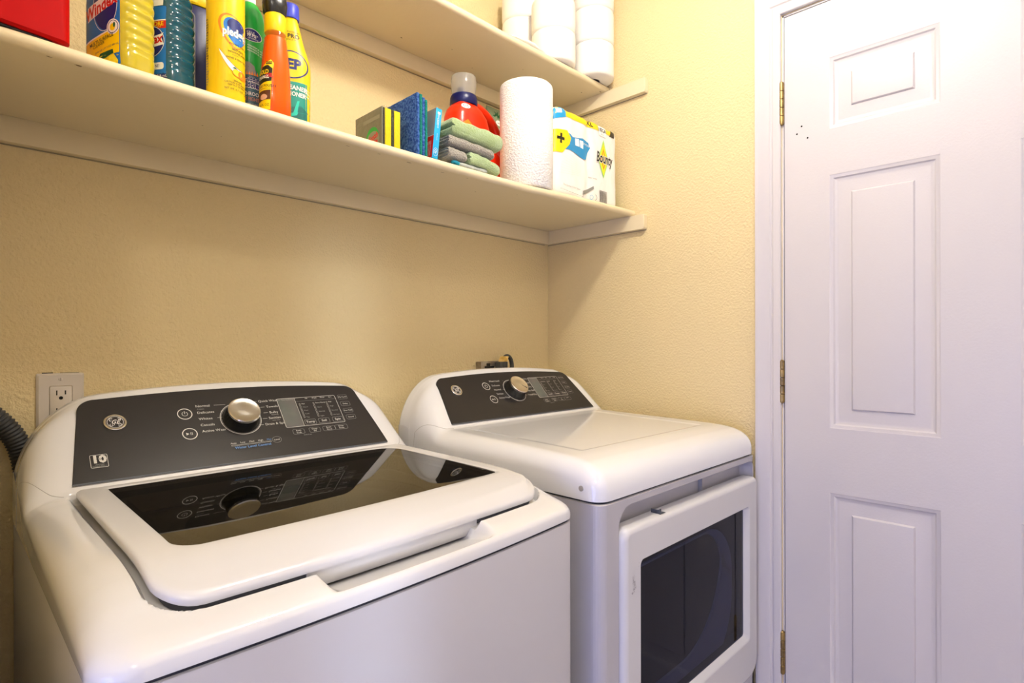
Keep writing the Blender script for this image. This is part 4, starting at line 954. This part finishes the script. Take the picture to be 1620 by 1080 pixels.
# ---- four scouring pads on edge
for k, (mm, hz, lab) in enumerate(((PADB, .1320, 'blue scouring pad on edge, largest face toward the left'), (PADG, .1310, 'green scouring pad standing right behind the first blue pad'), (PADB, .1255, 'blue scouring pad sandwiched between two green pads'), (PADG, .1225, 'green scouring pad standing next to the red and blue box'))):
    xa = .7135 + .0070 * k; ya = .986; z0 = sz(.72, .986)
    m = MB(); n = 14; rs = []
    for i, xx in enumerate((xa, xa + .0008, xa + .0055, xa + .0063)):
        ins = .0012 if i in (0, 3) else 0
        rs.append([(xx + .0006 * noise.noise(Vector((yy * 40, zz_ * 40, k))), yy + .0009 * noise.noise(Vector((yy * 130, zz_ * 130, k))), zz_ + .0008 * noise.noise(Vector((zz_ * 130, yy * 130, k + 5)))) for yy, zz_ in rrect(ya + ins, ya + .118 - ins, z0 + .001 + ins, z0 + hz - ins, .002, 3, 24)])
    m.rings(rs, 0, True, True); tag(m.obj('scouring_pad', mm), lab, 'scouring pad', 'scouring pads standing on edge')

# ---- leaning red/cyan box
z0 = sz(.77, .985); lean = rad(6.5)
t = thing('small_box', 'slim carton with cyan spine and red lower panel, leaning right', 'box', (.763, 1.03, z0))
def lb(x, y, z): return (.7505 + x * math.cos(lean) + z * math.sin(lean), y, z0 + z * math.cos(lean) - x * math.sin(lean) + .0020)
m = MB(); m.rbox(0, .0155, .984, 1.085, 0, .112, .0008, f=lb); bv = m.bvh(); b_ = m.obj('carton', CYAN, t)
X = Vector((math.cos(lean), 0, -math.sin(lean))); Z = Vector((math.sin(lean), 0, math.cos(lean)))
pr = Print(Vector((.7505, .984, z0 + .002)), X, Z, None, base=.0003)
pr.put(rr2(.0045, .0115, .0990, .1040, .0006), WHT); pr.text('ADVANCED FORMULA', .0080, .0860, .0048, WHT, rot=PI / 2, bold=.01, sx=.75); pr.text('Laundry Brush', .0048, .0820, .0036, WHT, rot=PI / 2, sx=.7); pr.text('12 COUNT', .0078, .048, .0032, WHT, rot=PI / 2)
pr.put(ring2(.0075, .0140, .0062, .0006, 30, .0090), WHT); pr.text('3D', .0075, .0140, .0085, WHT, rot=PI / 2 - .2, ital=.2)
pr.obj('spine_print', b_)
pr = Print(Vector((.7505, .984, z0 + .002)), (0, -1, 0), Z, None, base=.0003)
pr.put(rect2(-.100, -.0008, .0008, .0500), REDP); pr.put(rect2(-.100, -.0008, .0500, .1112), GREYB); pr.put(rect2(-.100, -.0008, .0500, .0508), WHT)
for k in range(3): pr.text('OUTSTANDING CLEAN', -.009 - .005 * k, .022, .0045, WHT, rot=PI / 2, sx=.7)
pr.text('COLOR CATCHER', -.010, .088, .0050, GREYP, rot=PI / 2); pr.obj('side_print', b_)

# ---- folded cloths
def cloth(x0, x1, y0, y1, z0, layers, th, mm, label, droop=0., gap=.0006, seed=0, lip=.0, tilt=0.):
    """serpentine fold of a sheet, seen in the x-z plane, run along y"""
    path = []; pitch = th + gap
    for k in range(layers):
        z = z0 + th / 2 + k * pitch; xs_ = [x0 + (.004 * (k % 2)), x1 - (.002 * k)]
        seq = [xs_[0] + (xs_[1] - xs_[0]) * i / 14 for i in range(15)]
        if k % 2: seq = seq[::-1]
        path += [(xx, z) for xx in seq]
        if k < layers - 1:
            e = seq[-1]; sgn = 1 if k % 2 == 0 else -1
            for i in range(1, 6): a = rad(-90 + 180 * i / 6); path.append((e + sgn * pitch / 2 * math.cos(a), z + pitch / 2 + pitch / 2 * math.sin(a)))
    n = len(path); L, R = [], []
    for i, (px, pz) in enumerate(path):
        a, b = path[max(0, i - 1)], path[min(n - 1, i + 1)]; tx_, tz_ = b[0] - a[0], b[1] - a[1]; l = math.hypot(tx_, tz_) or 1
        nx, nz = -tz_ / l, tx_ / l; L.append((px + nx * th / 2, pz + nz * th / 2)); R.append((px - nx * th / 2, pz - nz * th / 2))
    e0 = [(path[0][0] + (-.4 if True else .4) * th, path[0][1])]; lastdir = 1 if (layers % 2) else -1
    e1 = [(path[-1][0] + .4 * th * lastdir, path[-1][1])]
    prof = L + e1 + R[::-1] + e0; rs = []
    for j in range(11):
        v = j / 10; y = y0 + (y1 - y0) * v; pinch = .0015 if j in (0, 10) else 0
        row = []
        for px, pz in prof:
            q = Vector((px * 22, y * 22, pz * 25 + seed)); nz = noise.noise(q); u = (px - x0) / (x1 - x0)
            row.append((px + .0022 * noise.noise(q + Vector((9, 3, 1))), y + pinch * (1 if j == 0 else -1) + .0035 * noise.noise(q * .7 + Vector((seed, 5, 5))), pz + .0016 * nz * (0.2 if pz < z0 + .004 else 1) - droop * u * u * (pz - z0 > .002) + tilt * u))
        rs.append(row)
    m = MB(); m.rings(rs, 0, True, True); return tag(m.obj('folded_cloth', mm, smooth=70), label, 'cloth', 'folded cloths in front of the jug')
zc0 = sz(.88, 1.0)
def plump(x0, x1, y0, y1, z0, h, mm, label, grooves=1, deep=.006, seed=0, drop=0., rise=0.):
    n = 22; rs = []; NZ = 26
    for j in range(n + 1):
        v = j / n; y = y0 + (y1 - y0) * v; e = (1 - abs(2 * v - 1) ** 5) ** .45 if 0 < v < 1 else .02; row = []
        e = max(e, .05)
        def zc(x): u = (x - x0) / (x1 - x0); return z0 + h / 2 - drop * u * u + rise * (1 - u) ** 2
        hh = h / 2 * (.55 + .45 * e)
        for i in range(NZ + 1):      # right end, rounded fold
            a = rad(-90 + 180 * i / NZ); x = x1 - hh + hh * .95 * math.cos(a) - (1 - e) * .008; row.append((x, hh * math.sin(a)))
        for i in range(1, 40):
            x = x1 - hh - (x1 - x0 - hh * 1.6) * i / 40; row.append((x, hh * (1 - .06 * math.sin(i * .5 + seed))))
        for i in range(NZ + 1):      # left end, open or creased edges
            a = rad(90 + 180 * i / NZ); zz_ = math.sin(a); gr = (.5 + .5 * math.cos(2 * PI * (grooves + 0) * (zz_ + 1) / 2 + (PI if grooves % 2 else 0) * 0)) if grooves > 1 else math.exp(-(zz_ / .16) ** 2)
            x = x0 + hh * .6 + hh * .6 * math.cos(a) + deep * gr * (1 if abs(zz_) < .9 else 0); row.append((x, hh * zz_))
        for i in range(1, 40):
            x = x0 + hh * .6 + (x1 - x0 - hh * 1.6) * i / 40; row.append((x, -hh))
        o = []
        for x, dz in row:
            q = Vector((x * 24, y * 24, dz * 30 + seed * 3)); o.append((x + .003 * noise.noise(q), y + .004 * noise.noise(q * .8 + Vector((4, 4, 4))), zc(x) + dz + .0022 * noise.noise(q + Vector((7, 1, 2))) * (dz > 0)))
        rs.append(o)
    m = MB(); m.rings(rs, 0, True, True); return tag(m.obj('folded_cloth', mm, smooth=80), label, 'cloth', 'folded cloths in front of the jug')
plump(.832, .925, .994, 1.060, zc0 + .0015, .0120, CLW, 'thin pale grey folded cloth at the bottom of the cloth stack', 1, .003, 1)
m = MB(); m.tube([(.812, .9925, zc0 + .0060), (.822, .9915, zc0 + .0064), (.831, .9905, zc0 + .0060)], [.0035, .0050, .0040], n=14); m.tube([(.810, .9865, zc0 + .0042), (.822, .9860, zc0 + .0044)], [.0022, .003], n=12)
tag(m.obj('rolled_cloth', CLB), 'small rolled blue cloth peeking from under the folded cloths', 'cloth')
plump(.862, .966, .988, 1.055, zc0 + .0142, .0285, CLG, 'sage green folded cloth low in the stack, beside the grey ones', 1, .006, 2, drop=.012)
plump(.797, .860, .988, 1.058, zc0 + .0145, .0250, CLGR, 'lower grey folded cloth with creased edges, mid stack', 4, .0045, 3)
plump(.800, .945, .988, 1.060, zc0 + .0445, .0220, CLGR, 'upper grey folded cloth directly beneath the top green cloth', 3, .0045, 4, drop=.006)
plump(.806, .974, .986, 1.062, zc0 + .0680, .0400, CLG, 'thick sage green folded cloth on top of the cloth stack', 1, .010, 5, drop=.006)

# ---- orange-red laundry jug
x, y = 1.0430, 1.170; z0 = sz(x, y); JK = 1.15
t = thing('laundry_jug', 'orange-red laundry detergent jug with blue collar behind the folded cloths', 'jug', (x, y, z0))
J = []   # (z, left, right, half depth)
for z, l, r_, dp in ((0, -.090, .090, .040), (.004, -.095, .095, .045), (.050, -.098, .098, .047), (.085, -.099, .094, .047), (.105, -.099, .050, .047), (.125, -.098, .036, .046), (.150, -.097, .028, .045), (.172, -.094, .020, .043), (.188, -.087, .004, .038), (.198, -.078, -.010, .031), (.205, -.072, -.016, .026)): J.append((z * JK, l, r_, dp))
def bl(J, n=5):
    o = []
    for A_, B_ in zip(J, J[1:]):
        for k in range(n): u = k / n; o.append(tuple(p + (q_ - p) * u for p, q_ in zip(A_, B_)))
    return o + [J[-1]]
m = MB(); m.rings([sup(x + (l + r_) / 2, y, z0 + z, (r_ - l) / 2, dp, 3.2, 56) for z, l, r_, dp in bl(J)], 0, True, True)
hp = []
for px, pz in ((-.055, .226), (-.025, .236), (.010, .237), (.042, .224), (.068, .200), (.083, .168), (.088, .130), (.086, .090)): hp.append((x + px, y, z0 + pz))
hf = []
for a, b in zip(hp, hp[1:]):
    for k in range(4): hf.append(Vector(a).lerp(Vector(b), k / 4))
hf.append(Vector(hp[-1])); hf = [sum((hf[max(0, min(len(hf) - 1, i + j))] for j in range(-2, 3)), Vector()) / 5 for i in range(len(hf))]
m.tube(hf, [.0175 - .0045 * math.sin(PI * min(1, i / (len(hf) - 1))) for i in range(len(hf))], n=20, flat=1.15)
m.rings([sup(x + (l + r_) / 2, y + .004, z0 + z, (r_ - l) / 2, dp, 2.6, 40) for z, l, r_, dp in bl([(.108, .02, .092, .03), (.124, .015, .055, .020)])], 0, True, True)
bv = m.bvh(); b_ = m.obj('jug_body', ORED, t, smooth=55)
pr = Print((x, y, z0), (1, 0, 0), (0, 0, 1), bv, .006)
pr.put(poly2([(-.092, .060), (-.030, .060), (-.038, .125), (-.052, .165), (-.066, .178), (-.084, .165), (-.092, .135)]), ORG)
pr.put(ring2(-.066, .112, .028, .009, 36), LIDY)
pr.put(ell2(-.066, .2150, .013, .0075, 24, .15), WHT); pr.put(ring2(-.066, .2150, .0082, .0012, 24, .0062), NAVY); pr.text('HE', -.066, .2150, .0080, NAVY, ital=.2)
pr.obj('printed_label', b_)
ccx = x - .0440; zj = z0 + .0315
m = MB(); m.lathe(ccx, y, [(.035, zj + .197), (.0375, zj + .201), (.0365, zj + .218), (.034, zj + .224), (.022, zj + .226), (.012, zj + .228)], n=44)
m.rbox(ccx - .020, ccx - .004, y - .010, y + .006, zj + .224, zj + .244, .003); m.obj('pouring_collar', DBLU, t)
m = MB(); m.lathe(ccx, y, [(.0320, zj + .2245), (.0340, zj + .250), (.0345, zj + .2720), (.0325, zj + .2760), (.010, zj + .2765)], n=48, cap0=False, cap1=True); m.obj('measuring_cap', FROST, t)['label'] = 'translucent measuring cap'

# ---- green soft pack behind the towel roll
x, y = 1.240, 1.293; z0 = sz(x, y)
t = thing('soft_pack', 'grey-green soft pack with leaf print, behind the paper towel roll', 'pack', (x, y, z0))
m = MB(); m.rings([sup(x, y, z0 + z, a, b, 2.6, 40) for z, a, b in ((0, .052, .030), (.01, .056, .036), (.12, .058, .038), (.26, .050, .026), (.305, .046, .010), (.322, .045, .003))], 0, True, True)
m.xf(lambda v: v + Vector((.003 * noise.noise(v * 30), .003 * noise.noise(v * 25 + Vector((3, 3, 3))), 0))); bv = m.bvh(); b_ = m.obj('pouch', mat('grey_green_film', '8E9A78', .3, bump=('noise', 30, .003)), t, smooth=60)
pr = Print((x, y, z0), (1, -.3, 0), (0, 0, 1), bv, .01)
for k in range(16): a = rad(k * 24); pr.put(ell2(-.004 + .022 * math.cos(a) * random.random(), .296 + .014 * math.sin(a) * random.random(), .0085, .0018, 10, a), DGRN)
pr.put(ell2(-.006, .268, .012, .010), WHT); pr.text('eco', -.006, .268, .008, GREYP, bold=.03); pr.obj('printed_label', b_)

# ---- paper towel roll
x, y, r = 1.1140, 1.0470, .0712; z0 = sz(x, y) + .0005
t = thing('paper_towel_roll', 'tall white embossed paper towel roll standing at the shelf front', 'paper towel roll', (x, y, z0))
m = MB(); n = 72; rs = []
for rr0, zz0 in ((.022, 0), (r - .003, 0), (r, .003), (r, .14), (r, .272), (r - .001, .276), (r - .004, .279), (.022, .2795)):
    rs.append([(x + (rr0 + .0006 * math.sin(5 * 2 * PI * i / n)) * math.cos(2 * PI * i / n), y + rr0 * math.sin(2 * PI * i / n), z0 + zz0) for i in range(n)])
m.rings(rs, 0); m.obj('towel_sheets', PAPER, t, smooth=50)
m = MB(); m.lathe(x, y, [(.0218, z0 + .0005), (.0218, z0 + .279), (.0205, z0 + .279), (.0205, z0 + .0005)], n=40, cap0=False, cap1=False); m.obj('core_tube', KRAFT, t)

# ---- wrapped paper towel multipack
x0, x1, y0, y1 = 1.1900, 1.4900, 1.010, 1.255; z0 = sz(1.35, 1.02); hz = .2455
t = thing('paper_towel_multipack', 'film-wrapped white multipack of paper towels at the right end', 'paper towels', ((x0 + x1) / 2, (y0 + y1) / 2, z0))
m = MB(); n = 44
def pk(u, v, w_):   # cube -> pillow with two roll bulges
    X, Y, Z = u, v, w_
    mx = max(abs(X), abs(Y), abs(Z)); q = (abs(X) ** 16 + abs(Y) ** 16 + abs(Z) ** 16) ** (1 / 16); k = mx / q if q else 1
    X, Y, Z = X * k, Y * k, Z * k
    px = (x0 + x1) / 2 + X * (x1 - x0) / 2; py = (y0 + y1) / 2 + Y * (y1 - y0) / 2; pz = z0 + (Z + 1) / 2 * hz
    b = -.007 * (1 - abs(math.cos(PI * X))) * (-Y) if Y < 0 else .007 * (1 - abs(math.cos(PI * X))) * -Y
    py += .005 * math.exp(-(X / .10) ** 2) * (abs(Y)) * (-1 if Y > 0 else 1)
    wr = noise.noise(Vector((px * 18, py * 18, pz * 9)))
    return (px + .0012 * wr, py + .0022 * wr + .0015 * noise.noise(Vector((px * 60, 3, pz * 25))), max(z0, pz + .002 * noise.noise(Vector((px * 30, py * 30, 7))) * (Z > .5)))
for ax in range(3):
    for sg in (-1, 1):
        g = []
        for i in range(n + 1):
            row = []
            for j in range(n + 1):
                a, b = -1 + 2 * i / n, -1 + 2 * j / n; c = [0, 0, 0]; c[ax] = sg; c[(ax + 1) % 3] = a; c[(ax + 2) % 3] = b; row.append(pk(*c))
            g.append(row)
        vs = [p for r_ in g for p in r_]; fs = [(i * (n + 1) + j, (i + 1) * (n + 1) + j, (i + 1) * (n + 1) + j + 1, i * (n + 1) + j + 1) for i in range(n) for j in range(n)]
        if sg < 0: fs = [f[::-1] for f in fs]
        m.add(vs, fs)
bv = m.bvh(); b_ = m.obj('film_wrap', WRAP, t, smooth=75)
pr = Print((x0, y0, z0), (1, 0, 0), (0, 0, 1), bv, .0045, base=.0012)
hz_ = hz
pr.put(poly2([(.006, hz_ - .024), (.150, hz_ - .024), (.275, hz_ - .022), (.284, hz_ - .004), (.010, hz_ - .003)]), LIDY)
pr.put(poly2([(.002, hz_ - .040), (.018, hz_ - .034), (.044, hz_ - .026), (.044, hz_ - .010), (.036, hz_ - .003), (.004, hz_ - .003)]), P('pack_blue', '1598D2', .4)); pr.put(poly2([(.008, hz_ - .022), (.028, hz_ - .018), (.028, hz_ - .006), (.008, hz_ - .010)]), WHT)
pr.text('XL', .158, hz_ - .013, .022, BLK, bold=.03)
pr.put(rr2(.198, .236, hz_ - .036, hz_ - .006, .004), WHT); pr.text('MEGA', .217, hz_ - .018, .0170, BLK, bold=.03, sx=.8); pr.text('ROLLS', .217, hz_ - .0305, .0050, BLK)
pr.put(poly2([(.254, hz_ - .026), (.268, hz_ - .004), (.284, hz_ - .006), (.280, hz_ - .026)]), P('pack_dark', '3A3224', .5))
pr.put(poly2([(.004, hz_ - .068), (.062, hz_ - .068), (.075, hz_ - .074), (.120, hz_ - .066), (.152, hz_ - .070), (.160, hz_ - .084), (.150, hz_ - .100), (.140, hz_ - .122), (.130, hz_ - .125), (.060, hz_ - .112), (.004, hz_ - .122)]), P('pack_blue2', '1288C4', .4))
pr.put(poly2([(.002, hz_ - .068), (.050, hz_ - .062), (.066, hz_ - .080), (.060, hz_ - .098), (.030, hz_ - .128), (.002, hz_ - .130)]), LIDY); pr.text('+', .024, hz_ - .092, .050, BLK, bold=.04)
pr.put(poly2([(.086, hz_ - .074), (.104, hz_ - .072), (.106, hz_ - .094), (.088, hz_ - .094)]), WHT); pr.put(poly2([(.108, hz_ - .074), (.124, hz_ - .074), (.124, hz_ - .096), (.110, hz_ - .094)]), WHT); pr.text('2X MORE', .140, hz_ - .080, .0085, WHT)
dc = (.221, hz_ - .105)
for k, mm in ((1.0, P('pack_lime', '9CD870', .4)), (.86, P('pack_lemon', 'E8E020', .4)), (.55, ORG), (.42, LIDY)): pr.put(poly2([(dc[0] + .026 * k, dc[1]), (dc[0], dc[1] + .060 * k), (dc[0] - .026 * k, dc[1]), (dc[0], dc[1] - .056 * k)]), mm)
pr.text('Bounty', .226, hz_ - .1020, .0420, WHT, bold=.06, sx=.66, ital=.1); pr.text('Bounty', .226, hz_ - .1020, .0420, BLK, bold=.03, sx=.66, ital=.1)
pr.text('paper towels', .170, hz_ - .170, .0070, GREYP); pr.text('The Quicker Picker Upper', .070, .030, .0072, GREYP, ital=.2)
for k in range(9): pr.put(rect2(.020 + .012 * k, .030 + .012 * k, .017 - .0006 * k, .0178 - .0006 * k), GREYP)
pr.put(poly2([(.120, .028), (.150, .040), (.172, .052), (.172, .043), (.150, .030), (.122, .018)]), GREYP); pr.put(ring2(.163, .018, .007, .0012), CYAN); pr.put(arc2(.178, .020, .009, .0012, -80, 80), BLK)
for k in range(20): pr.put(rect2(.200 + .0019 * k, .2004 + .0019 * k + .0006 * ((k * 5) % 3), .012, .046), BLK)
pr.text('0 37000 74796', .220, .0075, .0060, BLK)
for k in range(9):
    a = .065 + .009 * k; pr.put(line2(.010 + .004 * k, a * .9, .110, a * .9 + .010 - .004 * k, .0004), P('film_crease_%d' % k, 'D8D2C6', .4) if k == 0 else pr.mats[-1])
pr.obj('printed_label', b_)
m = MB(); g = []
for i in range(9):
    v = i / 8; zz_ = z0 + hz * (.97 - .62 * v); wdt = .020 * (1 - v) ** .8 + .002
    g.append([(x1 - .004 + wdt * k / 4, y0 + .045 + .006 * math.sin(k * 1.5 + i), zz_ - .004 * k) for k in range(5)])
vs = [p for r_ in g for p in r_]; m.add(vs, [(i * 5 + j, i * 5 + j + 1, (i + 1) * 5 + j + 1, (i + 1) * 5 + j) for i in range(8) for j in range(4)]); m.obj('film_gusset', ORG, t)
m = MB(); m.rbox(x1 - .003, x1 + .004, y0 + .030, y0 + .10, z0 + .001, z0 + .065, .002); m.obj('green_film_flap', GRN, t)

# ============================================================ TISSUE ROLLS ON THE UPPER SHELF
def tissue(x, y, z, r, h, label, seed, wrap=False):
    t = thing('tissue_roll', label, 'toilet paper', (x, y, z), 'white tissue rolls on the upper shelf')
    n = 56; m = MB(); rs = []
    for rr0, zz0 in ((.020, 0), (r - .006, 0), (r - .001, .004), (r, .012), (r, h - .012), (r - .001, h - .004), (r - .006, h), (.020, h)):
        rs.append([(x + (rr0 + (.0012 * noise.noise(Vector((math.cos(2*PI*i/n) * 2, math.sin(2*PI*i/n) * 2, seed))) if rr0 > .03 else 0)) * math.cos(2 * PI * i / n), y + rr0 * math.sin(2 * PI * i / n), z + zz0) for i in range(n)])
    m.rings(rs, 0); m.obj('paper', TISSUE, t, smooth=50)
    m = MB(); m.lathe(x, y, [(.0198, z + .0005), (.0198, z + h - .0005), (.0185, z + h - .0005), (.0185, z + .0005)], n=28, cap0=False, cap1=False); m.obj('core_tube', KRAFT, t)
h = .105
for k in range(3): tissue(1.4690, 1.0880, USZ + k * (h + .0004), .0650, h, ('bottom roll of the rightmost tissue stack, overhanging the shelf front', 'middle roll of the rightmost tissue stack', 'top roll of the rightmost tissue stack')[k], k)
for k in range(2): tissue(1.3120, 1.1200, USZ + k * (.095 + .0004), .0665, .095, ('lower tissue roll of the middle stack on the upper shelf', 'upper tissue roll of the middle stack on the upper shelf')[k], 5 + k)
for k in range(3): tissue(1.3080, 1.2520, USZ + k * (.090 + .0004), .0600, .090, ('bottom tissue roll of the leftmost, rearmost stack on the upper shelf', 'second tissue roll up in the leftmost, rearmost stack', 'third tissue roll up in the leftmost, rearmost stack')[k], 9 + k)
m = MB(); rs = []
for i in range(21):
    u = i / 20; xx = 1.085 + .165 * u; k = max(.02, math.sin(PI * u) ** .5); hh = .017 * k * (.75 + .35 * noise.noise(Vector((u * 5, 1, 2)))); rs.append([(xx, 1.092 + .017 * k * math.cos(a) + .003 * noise.noise(Vector((u * 6, a, 3))), USZ + hh / 2 + hh / 2 * math.sin(a)) for a in [2 * PI * q / 20 for q in range(20)]])
m.rings(rs, 0, True, True)
tag(m.obj('loose_wrapper', WRAP, smooth=70), 'crumpled white film wrapper lying along the upper shelf front', 'wrapper')
